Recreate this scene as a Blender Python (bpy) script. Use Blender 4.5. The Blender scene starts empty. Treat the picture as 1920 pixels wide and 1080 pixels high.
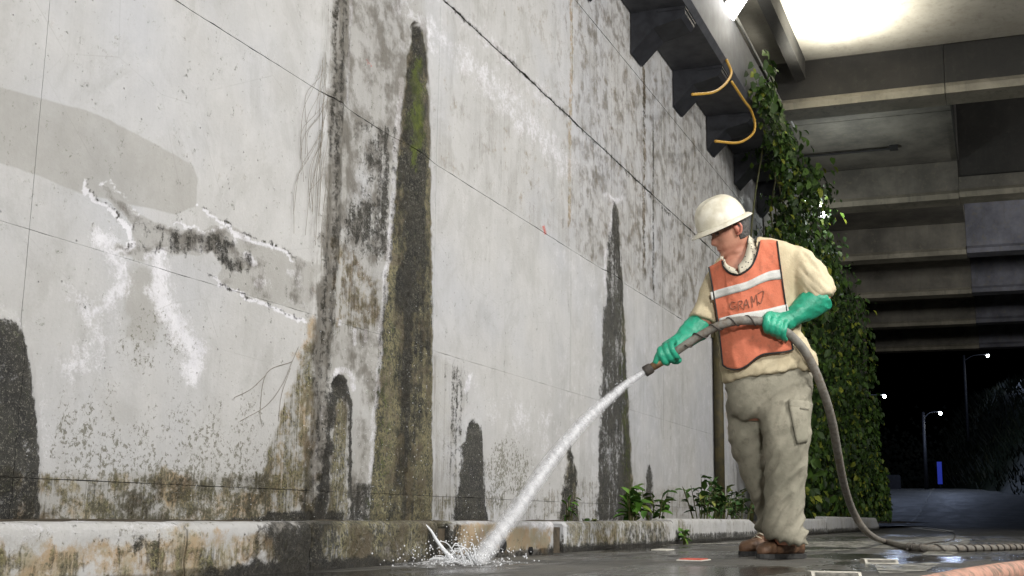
import bpy, bmesh, math, random
import numpy as np
from mathutils import Vector, Matrix, noise as mnoise
from mathutils.bvhtree import BVHTree
random.seed(7); rng = np.random.default_rng(11)
scn = bpy.context.scene
# ------------------------------------------------------------------ camera
F, EYE = 2270.0, 0.195                       # focal length in photograph pixels, eye height
ax = np.array([920, -438, 2270.]); ax /= np.linalg.norm(ax)
az = np.array([190, 12240, 2270.]); az -= ax*(az@ax); az /= np.linalg.norm(az)
ay = np.cross(ax, az); ay = -ay if ay[0] > 0 else ay
ROT = np.stack([ax, ay, az])                 # world = ROT @ (right, up, forward)
CAMP = np.array([0, 0, EYE])
cam_d = bpy.data.cameras.new("camera"); cam = bpy.data.objects.new("camera", cam_d)
scn.collection.objects.link(cam)
cam_d.sensor_width = 36; cam_d.lens = 36*F/1920; cam_d.clip_start = .05; cam_d.clip_end = 900
r, u, f = ROT[:, 0], ROT[:, 1], ROT[:, 2]
cam.matrix_world = Matrix(((r[0], u[0], -f[0], 0), (r[1], u[1], -f[1], 0), (r[2], u[2], -f[2], EYE), (0, 0, 0, 1)))
scn.camera = cam
# ------------------------------------------------------------------ world: night
w = bpy.data.worlds.new("World"); scn.world = w; w.use_nodes = True
nt = w.node_tree; nt.nodes.clear()
sky = nt.nodes.new("ShaderNodeTexSky"); sky.sky_type = 'NISHITA'; sky.sun_disc = False
sky.sun_elevation = math.radians(-6); sky.sun_rotation = math.radians(200)
bg = nt.nodes.new("ShaderNodeBackground"); bg.inputs[1].default_value = 0.02
out = nt.nodes.new("ShaderNodeOutputWorld")
nt.links.new(sky.outputs[0], bg.inputs[0]); nt.links.new(bg.outputs[0], out.inputs[0])
scn.view_settings.view_transform = 'Standard'; scn.view_settings.look = 'None'
scn.view_settings.gamma = 1; scn.view_settings.use_curve_mapping = False
scn.view_settings.exposure = 0.0
scn.cycles.use_denoising = True
scn.cycles.max_bounces = 6; scn.cycles.transparent_max_bounces = 12
scn.cycles.sample_clamp_indirect = 4
COL = scn.collection
WALLY = 3.3
KY = 2.12
# ------------------------------------------------------------------ measuring helpers (photograph -> metres)
def P(px, py, d): return CAMP + ROT@np.array([px-960, 540-py, F])/F*d
def gnd(px, py, z=0.):
    v = ROT@np.array([px-960, 540-py, F]); return CAMP + v*((z-EYE)/v[2])
def onwall(px, py, y=WALLY):
    v = ROT@np.array([px-960, 540-py, F]); return CAMP + v*(y/v[1])
def proj(V):
    c = (np.asarray(V)-CAMP)@ROT; return 960+F*c[:, 0]/c[:, 2], 540-F*c[:, 1]/c[:, 2], c[:, 2]
# ------------------------------------------------------------------ object helpers
def link(o):
    COL.objects.link(o); return o
def parent_to(o, p):
    if p is not None:
        o.parent = p; o.matrix_parent_inverse = Matrix.Translation(p.location).inverted()
def mesh_obj(name, V, Fc, mat=None, parent=None, smooth=False, label=None, kind=None):
    me = bpy.data.meshes.new(name)
    me.from_pydata([tuple(map(float, v)) for v in V], [], [tuple(int(i) for i in q) for q in Fc]); me.update()
    if smooth: me.shade_smooth()
    if mat: me.materials.append(mat)
    o = link(bpy.data.objects.new(name, me)); parent_to(o, parent)
    if label: o["label"] = label
    if kind: o["kind"] = kind
    return o
def thing(name, loc, label, cat, group=None):
    o = link(bpy.data.objects.new(name, None)); o.location = tuple(map(float, loc)); o.empty_display_size = .1
    o["label"] = label; o["category"] = cat
    if group: o["group"] = group
    return o
def tag(o, label, cat, group=None):
    o["label"] = label; o["category"] = cat
    if group: o["group"] = group
    return o
class MB:
    """collects shapes for one mesh"""
    def __init__(s): s.V = []; s.F = []
    def add(s, V, Fc):
        n = len(s.V); s.V += [tuple(v) for v in V]; s.F += [tuple(i+n for i in q) for q in Fc]
    def box(s, a, b, bev=0.0):
        bm = bmesh.new(); bmesh.ops.create_cube(bm, size=1)
        a = Vector(a); b = Vector(b)
        for v in bm.verts:
            v.co = Vector([(a[i]+b[i])/2 + v.co[i]*(b[i]-a[i]) for i in range(3)])
        if bev: bmesh.ops.bevel(bm, geom=bm.edges[:], offset=bev, segments=2, affect='EDGES')
        bm.verts.index_update()
        s.add([v.co[:] for v in bm.verts], [[v.index for v in q.verts] for q in bm.faces]); bm.free()
    def prism(s, poly, axis, lo, hi):
        n = len(poly)
        def mk(p, t):
            return {'x': (t, p[0], p[1]), 'y': (p[0], t, p[1]), 'z': (p[0], p[1], t)}[axis]
        s.add([mk(p, lo) for p in poly]+[mk(p, hi) for p in poly],
              [list(range(n))[::-1], list(range(n, 2*n))]+[[i, (i+1) % n, n+(i+1) % n, n+i] for i in range(n)])
    def tube(s, pts, rad, seg=10, cap=True):
        pts = [np.array(p, float) for p in pts]; n = len(pts)
        rad = [rad]*n if np.isscalar(rad) else list(rad)
        V = []; up = None
        for i, p in enumerate(pts):
            t = pts[min(i+1, n-1)]-pts[max(i-1, 0)]; t /= (np.linalg.norm(t)+1e-9)
            if up is None:
                a = np.array([0, 0, 1.]) if abs(t[2]) < .9 else np.array([1., 0, 0])
                up = a
            e1 = up-t*(up@t); e1 /= (np.linalg.norm(e1)+1e-9); up = e1
            e2 = np.cross(t, e1)
            for k in range(seg):
                an = 2*math.pi*k/seg; V.append(p+rad[i]*(math.cos(an)*e1+math.sin(an)*e2))
        Fc = [[i*seg+k, i*seg+(k+1) % seg, (i+1)*seg+(k+1) % seg, (i+1)*seg+k] for i in range(n-1) for k in range(seg)]
        if cap: Fc += [list(range(seg))[::-1], [(n-1)*seg+k for k in range(seg)]]
        s.add(V, Fc)
    def build(s, name, mat=None, parent=None, smooth=False, **k): return mesh_obj(name, s.V, s.F, mat, parent, smooth, **k)
def spline(pts, n=8):
    """Catmull-Rom through points"""
    pts = [np.array(p, float) for p in pts]; Q = [2*pts[0]-pts[1]]+pts+[2*pts[-1]-pts[-2]]; o = []
    for i in range(1, len(Q)-2):
        a, b, c, d = Q[i-1:i+3]
        for k in range(n):
            t = k/n; o.append(.5*((2*b)+(c-a)*t+(2*a-5*b+4*c-d)*t*t+(3*b-a-3*c+d)*t**3))
    o.append(pts[-1]); return o
# ------------------------------------------------------------------ shader helpers
class SH:
    def __init__(s, name):
        s.m = bpy.data.materials.new(name); s.m.use_nodes = True; s.t = s.m.node_tree
        s.n = s.t.nodes; s.b = s.n["Principled BSDF"]; s.out = s.n["Material Output"]
    def lk(s, a, b): s.t.links.new(a, b)
    def put(s, inp, v):
        if hasattr(v, "is_output") or isinstance(v, bpy.types.NodeSocket): s.lk(v, inp)
        elif isinstance(v, (tuple, list)) and inp.type == 'RGBA' and len(v) == 3: inp.default_value = (*v, 1)
        else: inp.default_value = v
    def pos(s): return s.n.new("ShaderNodeNewGeometry").outputs["Position"]
    def obj(s): return s.n.new("ShaderNodeTexCoord").outputs["Object"]
    def scale(s, v, sc, rot=None):
        m = s.n.new("ShaderNodeMapping"); s.lk(v, m.inputs[0]); m.inputs["Scale"].default_value = sc
        if rot: m.inputs["Rotation"].default_value = rot
        return m.outputs[0]
    def noise(s, v, sc=5, det=4, rough=.6, dist=0, out=0):
        n = s.n.new("ShaderNodeTexNoise"); s.lk(v, n.inputs["Vector"])
        n.inputs["Scale"].default_value = sc; n.inputs["Detail"].default_value = det
        n.inputs["Roughness"].default_value = rough; n.inputs["Distortion"].default_value = dist
        return n.outputs[out]
    def vor(s, v, sc=5, feat='F1', out="Distance", rnd=1):
        n = s.n.new("ShaderNodeTexVoronoi"); n.feature = feat; s.lk(v, n.inputs["Vector"])
        n.inputs["Scale"].default_value = sc; n.inputs["Randomness"].default_value = rnd; return n.outputs[out]
    def math(s, op, a, b=0., c=0., clamp=False):
        n = s.n.new("ShaderNodeMath"); n.operation = op; n.use_clamp = clamp
        for i, x in enumerate((a, b, c)):
            s.put(n.inputs[i], x)
        return n.outputs[0]
    def ramp(s, v, lo, hi, a=0., b=1.):
        n = s.n.new("ShaderNodeMapRange"); n.interpolation_type = 'SMOOTHSTEP'
        for i, x in enumerate((v, lo, hi, a, b)): s.put(n.inputs[i], x)
        return n.outputs[0]
    def mix(s, fac, a, b, mode='MIX'):
        n = s.n.new("ShaderNodeMix"); n.data_type = 'RGBA'; n.blend_type = mode
        s.put(n.inputs[0], fac); s.put(n.inputs[6], a); s.put(n.inputs[7], b); return n.outputs[2]
    def attr(s, name):
        n = s.n.new("ShaderNodeAttribute"); n.attribute_name = name
        q = s.n.new("ShaderNodeSeparateColor"); s.lk(n.outputs["Color"], q.inputs[0]); return q.outputs
    def bump(s, h, dist=.01, st=1.):
        n = s.n.new("ShaderNodeBump"); n.inputs["Strength"].default_value = st
        n.inputs["Distance"].default_value = dist; s.lk(h, n.inputs["Height"]); s.lk(n.outputs[0], s.b.inputs["Normal"])
    def fin(s, col=None, rough=None, **k):
        if col is not None: s.put(s.b.inputs["Base Color"], col)
        if rough is not None: s.put(s.b.inputs["Roughness"], rough)
        for a, b in k.items(): s.put(s.b.inputs[a.replace('_', ' ')], b)
        return s.m
def grain_mat(name, c1, c2, sc=20, rough=.6, bump=.002, metal=0, det=5, **k):
    s = SH(name); p = s.obj(); n = s.noise(p, sc, det, .65)
    s.bump(n, bump)
    return s.fin(s.mix(s.ramp(n, .35, .65), c1, c2), rough, Metallic=metal, **k)

# ---- weathered concrete; the stain masks are per-vertex attributes, the fine structure is procedural
def concrete(name, streaky=1.0):
    s = SH(name); p = s.pos()
    a1 = s.attr("m1"); a2 = s.attr("m2"); a3 = s.attr("m3")
    big = s.noise(p, .9, 5, .6); med = s.noise(p, 6, 6, .7); fine = s.noise(p, 70, 4, .7); grit = s.noise(p, 160, 3, .8)
    sv = s.noise(s.scale(p, (13, 1, .20)), 1.6, 5, .66, .15)
    sv2 = s.noise(s.scale(p, (45, 1, 1.1)), 1.5, 4, .7)
    v = s.math('ADD', s.math('MULTIPLY', big, .16), s.math('MULTIPLY', med, .10))
    v = s.math('ADD', v, s.math('MULTIPLY', sv2, .05)); v = s.math('ADD', v, s.math('MULTIPLY', fine, .05))
    v = s.math('ADD', v, .272)
    tone = s.mix(s.ramp(s.noise(p, .55, 3), .4, .65), (1, .998, .985), (.965, .985, 1.03))
    base = s.n.new("ShaderNodeCombineColor"); [s.lk(v, base.inputs[i]) for i in range(3)]
    c = s.mix(1, base.outputs[0], tone, 'MULTIPLY')
    N = lambda x, lo=.32, hi=.68: s.ramp(x, lo, hi)
    medc, bigc, svc, sv2c, finc = N(med), N(big), N(sv), N(sv2, .3, .7), N(fine, .3, .7)
    mid = N(s.noise(p, 17, 6, .75)); pat = N(s.noise(s.scale(p, (1, 1, .7)), 2.6, 6, .72, .6))
    cen = lambda x, k: s.math('MULTIPLY', s.math('SUBTRACT', x, .5), k)
    def thr(a, *terms, lo=.3, hi=.7):
        for t in terms: a = s.math('ADD', a, t)
        return s.ramp(a, lo, hi)
    c = s.mix(s.math('MULTIPLY', s.ramp(pat, .45, .95), .22), c, (.265, .26, .24))
    c = s.mix(s.math('MULTIPLY', s.ramp(N(s.noise(p, 3.3, 6, .7)), .5, .95), .22), c, (.55, .55, .55))
    # drying streaks
    stm = s.ramp(pat, .2, .8, .5, 1.); wid = N(s.noise(s.scale(p, (3.2, 1, .35)), 1.7, 4, .6))
    st = s.math('MULTIPLY', s.math('MULTIPLY', a2[2], stm), s.ramp(s.math('ADD', s.math('MULTIPLY', svc, .6), s.math('MULTIPLY', wid, .5)), .40, .95)); c = s.mix(s.math('MULTIPLY', st, .55), c, (.20, .195, .175))
    st3 = s.math('MULTIPLY', s.math('MAXIMUM', s.math('SUBTRACT', a2[2], .12), 0), s.ramp(s.math('MULTIPLY', sv2c, pat), .25, .6)); c = s.mix(s.math('MULTIPLY', st3, .42), c, (.17, .16, .12))
    st2 = s.math('MULTIPLY', a2[2], s.ramp(s.math('MULTIPLY', s.math('SUBTRACT', 1, sv2c), medc), .35, .6)); c = s.mix(s.math('MULTIPLY', st2, .5), c, (.56, .56, .55))
    # darker cement patch
    pt = thr(a2[1], cen(medc, .22)); c = s.mix(s.math('MULTIPLY', pt, .66), c, s.mix(medc, (.29, .285, .262), (.34, .335, .315)))
    # ochre / olive films
    oc = thr(a2[0], cen(medc, .5), cen(mid, .45), lo=.3, hi=.85)
    ocol = s.mix(N(s.noise(p, 9, 5, .7)), (.27, .235, .14), (.33, .21, .09)); c = s.mix(s.math('MULTIPLY', oc, .8), c, ocol)
    ol = thr(a1[1], cen(medc, .35), cen(sv2c, .4), cen(mid, .35), lo=.3, hi=.8)
    olc = s.mix(mid, (.20, .175, .085), (.06, .057, .022)); olc = s.mix(s.ramp(medc, .5, 1), olc, (.22, .185, .12)); olc = s.mix(s.math('MULTIPLY', s.ramp(sv2c, .6, 1), .6), olc, (.05, .048, .03))
    olc = s.mix(s.ramp(s.math('ADD', finc, s.math('MULTIPLY', mid, .6)), .85, 1.3), olc, (.24, .22, .12)); olc = s.mix(s.ramp(s.math('ADD', finc, s.math('MULTIPLY', medc, .5)), .35, .65, 1, 0), olc, (.022, .022, .012))
    c = s.mix(s.math('MULTIPLY', ol, .92), c, olc)
    # moss specks: clustered, ragged
    vo = s.noise(p, 48, 5, .8, .5); sp = thr(a3[0], s.math('MULTIPLY', N(vo, .3, .7), 1.1), cen(medc, .45), cen(bigc, .2), lo=1.30, hi=1.62)
    c = s.mix(s.math('MULTIPLY', sp, .78), c, (.105, .10, .065))
    # white salts: solid heart, powdery edge
    wh = thr(a1[2], cen(mid, .55), cen(finc, .38), cen(medc, .45), lo=.34, hi=1.12)
    c = s.mix(s.math('MULTIPLY', wh, .82), c, s.mix(medc, (.60, .60, .64), (.74, .74, .78)))
    # black growth with pale grit
    dk = thr(a1[0], cen(mid, .5), cen(svc, .30), cen(finc, .35), lo=.3, hi=.72)
    gr = s.ramp(s.math('ADD', N(grit, .3, .7), s.math('MULTIPLY', finc, .6)), 1.0, 1.3)
    dcol = s.mix(s.math('MULTIPLY', gr, .8), s.mix(medc, (.008, .008, .008), (.036, .035, .026)), (.26, .25, .21))
    c = s.mix(s.math('MULTIPLY', dk, .95), c, dcol)
    na = s.n.new('ShaderNodeAttribute'); na.attribute_name = 'm1'
    ms = thr(na.outputs['Alpha'], cen(mid, .9), cen(finc, .5), lo=.35, hi=.85); c = s.mix(s.math('MULTIPLY', ms, .85), c, s.mix(mid, (.16, .20, .02), (.05, .07, .012)))
    # red dabs
    c = s.mix(s.ramp(s.math('ADD', a3[2], cen(finc, .9)), .5, .9), c, (.5, .14, .12))
    wet = thr(a3[1], cen(medc, .5)); c = s.mix(wet, c, s.mix(1, c, (.42, .40, .37), 'MULTIPLY'))
    cr = s.vor(s.scale(p, (1, 1, 1.2)), 1.1, 'DISTANCE_TO_EDGE'); crn = s.ramp(cr, .0, .005, 1., 0.)
    c = s.mix(s.math('MULTIPLY', crn, s.math('MULTIPLY', medc, .22)), c, (.16, .155, .14))
    ph = s.vor(p, 11); pin = s.ramp(ph, .03, .06, 1., 0.); c = s.mix(s.math('MULTIPLY', pin, .5), c, (.09, .085, .08))
    h = s.math('ADD', s.math('MULTIPLY', med, .5), s.math('MULTIPLY', fine, .35))
    h = s.math('ADD', h, s.math('MULTIPLY', s.math('MULTIPLY', dk, grit), 1.6)); h = s.math('ADD', h, s.math('MULTIPLY', wh, .15))
    h = s.math('SUBTRACT', h, s.math('MULTIPLY', pin, .7)); h = s.math('ADD', h, s.math('MULTIPLY', s.math('MULTIPLY', ol, fine), 1.4))
    s.bump(h, .008, .8)
    ro = s.math('SUBTRACT', .88, s.math('MULTIPLY', wet, .5))
    return s.fin(c, ro)
M_WALL = concrete("weathered_concrete")

def plain_concrete(name, c1, c2, stain=.5):
    s = SH(name); p = s.pos(); n = s.noise(p, 1.2, 6, .65); m = s.noise(p, 9, 6, .7); fn = s.noise(p, 80, 3)
    sv = s.noise(s.scale(p, (3, 5, .5)), 1.8, 5, .7)
    c = s.mix(s.ramp(n, .3, .7), c1, c2)
    c = s.mix(s.math('MULTIPLY', s.ramp(m, .5, .75), stain), c, (.16, .145, .11))
    c = s.mix(s.math('MULTIPLY', s.ramp(sv, .5, .75), stain*.8), c, (.10, .095, .08))
    c = s.mix(s.math('MULTIPLY', s.ramp(fn, .6, .8), .2), c, (.06, .06, .055))
    s.bump(s.math('ADD', m, fn), .006, .6)
    return s.fin(c, .85)
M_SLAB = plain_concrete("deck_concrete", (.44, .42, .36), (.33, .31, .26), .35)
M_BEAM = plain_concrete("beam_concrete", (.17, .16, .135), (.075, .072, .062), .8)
M_FLG = plain_concrete("lit_tone_flange_concrete", (.30, .28, .22), (.15, .14, .11), .8)  # light on the bottom flange strips is put into this paler colour
M_BEAM2 = plain_concrete("lamplit_bluish_beam_concrete", (.17, .175, .21), (.07, .073, .09), .7)  # bluish street light on the right hand faces is put into the colour
M_STEEL = grain_mat("dark_steel", (.012, .013, .017), (.024, .026, .032), 8, .55, .001)
M_BLACK = grain_mat("black_void", (.008, .008, .009), (.014, .014, .014), 8, .8, .001)
M_CABLE = grain_mat("yellow_cable", (.55, .33, .05), (.45, .25, .04), 30, .45, .0005)
M_GREYC = grain_mat("grey_conduit", (.32, .31, .28), (.2, .2, .19), 30, .5, .0005)
def emis(name, col, st):
    s = SH(name); return s.fin((.8, .8, .8), .4, Emission_Color=col, Emission_Strength=st)
M_LAMP = emis("lit_tube", (1, .97, .90), 11)
M_STREET = emis("lit_street_lamp", (.9, .97, 1), 60)
M_BLUE = emis("lit_blue_sign", (.04, .08, .9), .22); M_BLUE.node_tree.nodes["Principled BSDF"].inputs["Base Color"].default_value = (.02, .03, .2, 1)
M_HOUS = grain_mat("lamp_housing", (.2, .2, .2), (.32, .31, .3), 12, .5)

# ------------------------------------------------------------------ painting masks in photograph space
_no = rng.random((64, 64))
def n2(x, y, s):
    x = np.asarray(x)/s; y = np.asarray(y)/s
    xi = np.floor(x).astype(int); yi = np.floor(y).astype(int); fx = x-xi; fy = y-yi
    fx = fx*fx*(3-2*fx); fy = fy*fy*(3-2*fy); g = lambda a, b: _no[a % 64, b % 64]
    return (g(xi, yi)*(1-fx)+g(xi+1, yi)*fx)*(1-fy)+(g(xi, yi+1)*(1-fx)+g(xi+1, yi+1)*fx)*fy-.5
def fb(x, y, s): return n2(x, y, s)+.5*n2(x+91, y+17, s/2.1)+.25*n2(x+3, y+57, s/4.3)
def segdist(u, v, a, b):
    ax_, ay_ = a; bx, by = b; dx, dy = bx-ax_, by-ay_
    t = np.clip(((u-ax_)*dx+(v-ay_)*dy)/(dx*dx+dy*dy+1e-9), 0, 1)
    return np.hypot(u-ax_-t*dx, v-ay_-t*dy)
def poly(u, v, pts, soft=6, wob=5, ws=30):
    x0 = min(p[0] for p in pts)-60; x1 = max(p[0] for p in pts)+60; y0 = min(p[1] for p in pts)-60; y1 = max(p[1] for p in pts)+60
    o = np.zeros(len(u)); k = np.where((u > x0) & (u < x1) & (v > y0) & (v < y1))[0]
    if not len(k): return o
    U, W = u[k], v[k]
    U = U+wob*fb(U, W, ws)*1.6; W = W+wob*fb(U+300, W+50, ws)*1.6
    d = np.full(len(k), 1e9); ins = np.zeros(len(k), bool); n = len(pts)
    for i in range(n):
        a, b = pts[i], pts[(i+1) % n]; d = np.minimum(d, segdist(U, W, a, b))
        c = ((a[1] > W) != (b[1] > W)); xx = (b[0]-a[0])*(W-a[1])/(b[1]-a[1]+1e-9)+a[0]; ins ^= c & (U < xx)
    sd = np.where(ins, d, -d); o[k] = np.clip(.5+sd/(2*soft), 0, 1); return o
def line(u, v, pts, wd=3, soft=3, wob=3, ws=18):
    x0 = min(p[0] for p in pts)-60; x1 = max(p[0] for p in pts)+60; y0 = min(p[1] for p in pts)-60; y1 = max(p[1] for p in pts)+60
    o = np.zeros(len(u)); k = np.where((u > x0) & (u < x1) & (v > y0) & (v < y1))[0]
    if not len(k): return o
    U, W = u[k], v[k]; U = U+wob*fb(U, W, ws)*1.6; W = W+wob*fb(U+300, W+50, ws)*1.6
    d = np.full(len(k), 1e9)
    for a, b in zip(pts[:-1], pts[1:]): d = np.minimum(d, segdist(U, W, a, b))
    o[k] = np.clip(1-(d-wd)/soft, 0, 1); return o
ARCH_L = [(-60, 640), (-20, 600), (0, 590), (25, 603), (45, 655), (60, 760), (68, 860), (66, 980), (-60, 980)]
BIGF = [(775, 40), (790, 58), (797, 120), (803, 300), (807, 600), (807, 980), (688, 980), (696, 850), (706, 650), (727, 450), (747, 250), (762, 110)]
ARCH2 = [(632, 702), (648, 712), (656, 760), (658, 900), (664, 980), (578, 980), (600, 850), (612, 740), (619, 710)]
ARCH2I = [(632, 735), (644, 760), (648, 880), (650, 980), (602, 980), (612, 880), (620, 760)]
ARCH3 = [(885, 786), (897, 800), (903, 850), (905, 930), (912, 980), (843, 980), (860, 900), (866, 830), (873, 798)]
TALL = [(1150, 378), (1157, 400), (1163, 500), (1168, 600), (1172, 700), (1177, 800), (1184, 980), (1114, 980), (1121, 800), (1128, 600), (1138, 450)]
SM1 = [(1066, 828), (1074, 850), (1080, 900), (1088, 980), (1048, 980), (1053, 900), (1060, 850)]
SM2 = [(1217, 866), (1223, 880), (1228, 980), (1208, 980), (1211, 885)]
BAND = [(652, -900), (700, -900), (655, -20), (648, 200), (636, 450), (622, 640), (604, 980), (556, 980), (574, 820), (590, 560), (606, 300), (616, 100)]
def wall_masks(V, kerb=False):
    u, v, _ = proj(V); X = V[:, 0]; Z = V[:, 2]
    z0 = np.zeros(len(u)); mx = np.maximum
    dark, olive, white, ochre, patch, streak, spk, wet, red, relief = (z0.copy() for _ in range(10))
    top = lambda pts, **k: poly(u, v, pts, **k)
    dark = mx(dark, top(ARCH_L, soft=7, wob=3, ws=18)*(.95+.5*fb(u*2, v*.6, 26)))
    d2 = top(BIGF, soft=4, wob=1.6, ws=16)
    core = top([(775, 40), (786, 60), (790, 200), (788, 500), (782, 800), (770, 980), (735, 980), (740, 800), (745, 500), (758, 250), (768, 100)], soft=14, wob=12, ws=40)
    olive = mx(olive, d2*1.2); lowc = np.clip((v-560)/250, 0, 1)
    dark = mx(dark, d2*(core*(.74-.22*lowc)+.20*(1-lowc)+.34*fb(u*2.2, v*.45, 34)+.10*line(u, v, [(797, 60), (803, 300), (806, 980)], 3, 6, 1)+.30*line(u, v, [(745, 250), (727, 450), (704, 650), (694, 850), (688, 980)], 3, 12, 3)))
    a2 = top(ARCH2, soft=4, wob=2, ws=16); a2i = top(ARCH2I, soft=6, wob=4)
    dark = mx(dark, a2*(1-a2i)*.95); olive = mx(olive, a2i*.75)
    hole = top([(632, 706), (645, 725), (640, 745), (622, 745), (619, 722)], soft=6); dark = mx(dark, hole)
    dark = mx(dark, top(ARCH3, soft=4, wob=2, ws=14)); dark = mx(dark, top(TALL, soft=4, wob=1.6, ws=16)*(.82+.5*fb(u*3, v*.5, 30)))
    olive = mx(olive, top([(1152, 385), (1162, 500), (1172, 700), (1190, 980), (1165, 980), (1158, 600)], soft=5)*.9)
    dark = mx(dark, top(SM1, soft=4)*.62); olive = mx(olive, top(SM1, soft=5)*.9); dark = mx(dark, top(SM2, soft=3)*.8)
    bd = top(BAND, soft=9, wob=5); dark = mx(dark, bd*(.34+.34*n2(u*7, v*.25, 30))); wet = mx(wet, bd*.75); patch = mx(patch, bd*.8); streak = mx(streak, top([(x+(18 if i < 6 else -14), y) for i, (x, y) in enumerate(BAND)], soft=22)*.95)
    dark = mx(dark, top([(664, 905), (692, 905), (694, 980), (655, 980)], soft=8)*.75)
    # pilaster zone
    pil = top([(680, -900), (820, -900), (801, -20), (806, 300), (806, 980), (590, 980), (608, 500)], soft=4, wob=3)
    streak = mx(streak, pil*.55); patch = mx(patch, pil*(.72+.35*fb(u*1.5, v*.5, 60))); wet = mx(wet, pil*(.46+.26*fb(u*2, v*.4, 50)))
    ochre = mx(ochre, top([(610, 445), (700, 480), (722, 560), (700, 620), (600, 615)], soft=24, wob=26)*.50)
    olive = mx(olive, top([(612, 455), (700, 485), (722, 580), (700, 640), (600, 640)], soft=26, wob=26)*.42)
    dark = mx(dark, top([(680, 240), (735, 250), (742, 330), (728, 470), (700, 490), (640, 440), (650, 380), (690, 350)], soft=22, wob=22, ws=50)*.52)
    ochre = mx(ochre, top([(545, 700), (572, 600), (592, 590), (590, 980), (488, 980), (500, 850), (530, 740)], soft=10, wob=10)*(.5+.5*fb(u*2, v*.6, 30)))
    oz = top([(560, 690), (592, 600), (590, 980), (486, 980), (500, 850), (535, 740)], soft=8, wob=8); olive = mx(olive, oz*(.55+.4*fb(u*2, v*.5, 30))); patch = mx(patch, oz*.9); wet = mx(wet, oz*.3)
    # foot of the wall on the left
    foot = np.clip((v-(872+18*fb(u, v*0, 60)+16*fb(u, v, 22)))/30, 0, 1)*np.clip((620-u)/30, 0, 1)
    patch = mx(patch, foot*.9); wet = mx(wet, foot*(.42+.3*fb(u, v, 60))); olive = mx(olive, foot*(.52+.5*fb(u, v, 45))); ochre = mx(ochre, foot*(.62+.9*fb(u+77, v, 50)))
    olive = mx(olive, top([(806, 930), (1100, 900), (1430, 930), (1430, 985), (806, 985)], soft=14, wob=20)*.42)
    spk = np.clip((v-630)/330, 0, 1)**.8*np.clip((560-u)/60, 0, 1)*np.clip((u-60)/60, 0, 1)
    spk = mx(spk, top([(790+100, 880), (930, 820), (990, 825), (1015, 900), (1000, 960), (900, 960)], soft=25, wob=20)*.85)
    spk = mx(spk, .52*top([(380, 560), (200, 560), (200, 700), (380, 700)], soft=30)); spk = mx(spk, .12)
    # cement patch and crack
    patch = mx(patch, top([(-60, 148), (60, 180), (185, 215), (330, 292), (362, 310), (371, 335), (368, 385), (330, 402), (250, 385), (150, 362), (60, 325), (-60, 285)], soft=5, wob=2))
    cr = top([(200, 372), (228, 395), (250, 440), (247, 462), (205, 452), (203, 468), (235, 482), (290, 492), (302, 472), (345, 480), (400, 476), (420, 500), (402, 522), (432, 545), (480, 562), (575, 585), (605, 500), (560, 482), (520, 465), (470, 450), (440, 430), (410, 424), (380, 432), (330, 428), (285, 415), (250, 392), (232, 368), (190, 345), (165, 345)], soft=6, wob=6, ws=20)
    inner = .30+.42*fb(u, v, 34)
    crd = np.clip(cr*inner*1.5, 0, 1)
    rims = [(155, 342), (163, 368), (190, 382), (215, 405), (240, 424), (249, 452), (236, 470), (222, 468)], [(370, 385), (400, 408), (430, 430), (468, 452), (520, 465), (552, 490)], [(400, 520), (430, 545), (470, 562), (510, 578), (572, 604)], [(180, 345), (205, 340), (232, 372), (262, 400)], [(300, 425), (340, 418), (385, 432), (430, 425)]
    for i, q in enumerate(rims): white = mx(white, line(u, v, q, 1.6 if i > 2 else 2.2, 3.2, 6, 14)*(1.35 if i < 3 else .95))
    for q, sg in ((rims[0], 1), (rims[1], 1), (rims[2], -1)): dark = mx(dark, line(u, v, [(a+4*sg, b-5) for a, b in q], 1.2, 4, 6, 14)*.42)
    white = mx(white, line(u, v, [(190, 448), (215, 480), (228, 540), (195, 575), (165, 590)], 3, 34, 10, 24)*.95)
    white = mx(white, line(u, v, [(292, 488), (298, 560), (335, 610), (368, 655), (360, 700)], 4, 34, 10, 24)*1.1)
    white = mx(white, line(u, v, [(150, 560), (210, 590), (180, 660), (130, 700)], 6, 46, 14, 24)*.62)
    white = mx(white, line(u, v, [(275, 478), (310, 470)], 6, 6)); white = mx(white, line(u, v, [(462, 480), (474, 492)], 7, 5)); white = mx(white, line(u, v, [(480, 530), (495, 530)], 6, 6)*.8)
    patch = mx(patch, top([(245, 490), (300, 500), (310, 600), (290, 660), (240, 650), (225, 560)], soft=20, wob=16)*.75)
    # right hand weathering above the clean lift
    upr = np.clip((X-6.85)/.05, 0, 1)*np.clip((Z-2.40)/.04, 0, 1)
    streak = mx(streak, upr*(.34+.26*np.clip((X-9)/2, 0, 1))); wet = mx(wet, upr*(.24+.16*np.clip((X-9)/1., 0, 1))); ochre = mx(ochre, upr*(.12+.10*np.clip((X-9)/1, 0, 1)+.15*fb(X*220, Z*20, 60)))
    streak = mx(streak, np.clip((X-9.5)/.1, 0, 1)*.26); streak = mx(streak, .10)
    streak = mx(streak, top([(807, 664), (868, 690), (884, 720), (862, 830), (850, 970), (807, 970)], soft=6)*1.0); patch = mx(patch, top([(807, 664), (868, 690), (884, 720), (862, 830), (850, 970), (807, 970)], soft=6)*.5)
    dark = mx(dark, top([(840, 672), (878, 700), (868, 800), (850, 930), (838, 900)], soft=12)*.36)
    white = mx(white, line(u, v, [(760, 10), (830, 78), (905, 140), (985, 225), (1062, 305)], 8, 38, 14)*.72)
    white = mx(white, line(u, v, [(830, 0), (960, 120), (1030, 190)], 1, 30, 10)*.6)
    dark = mx(dark, line(u, v, [(815, -15), (960, 117), (1100, 252), (1200, 345), (1296, 444)], .5, 5, 3)*.5*(1+fb(u, v, 30)))
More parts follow.
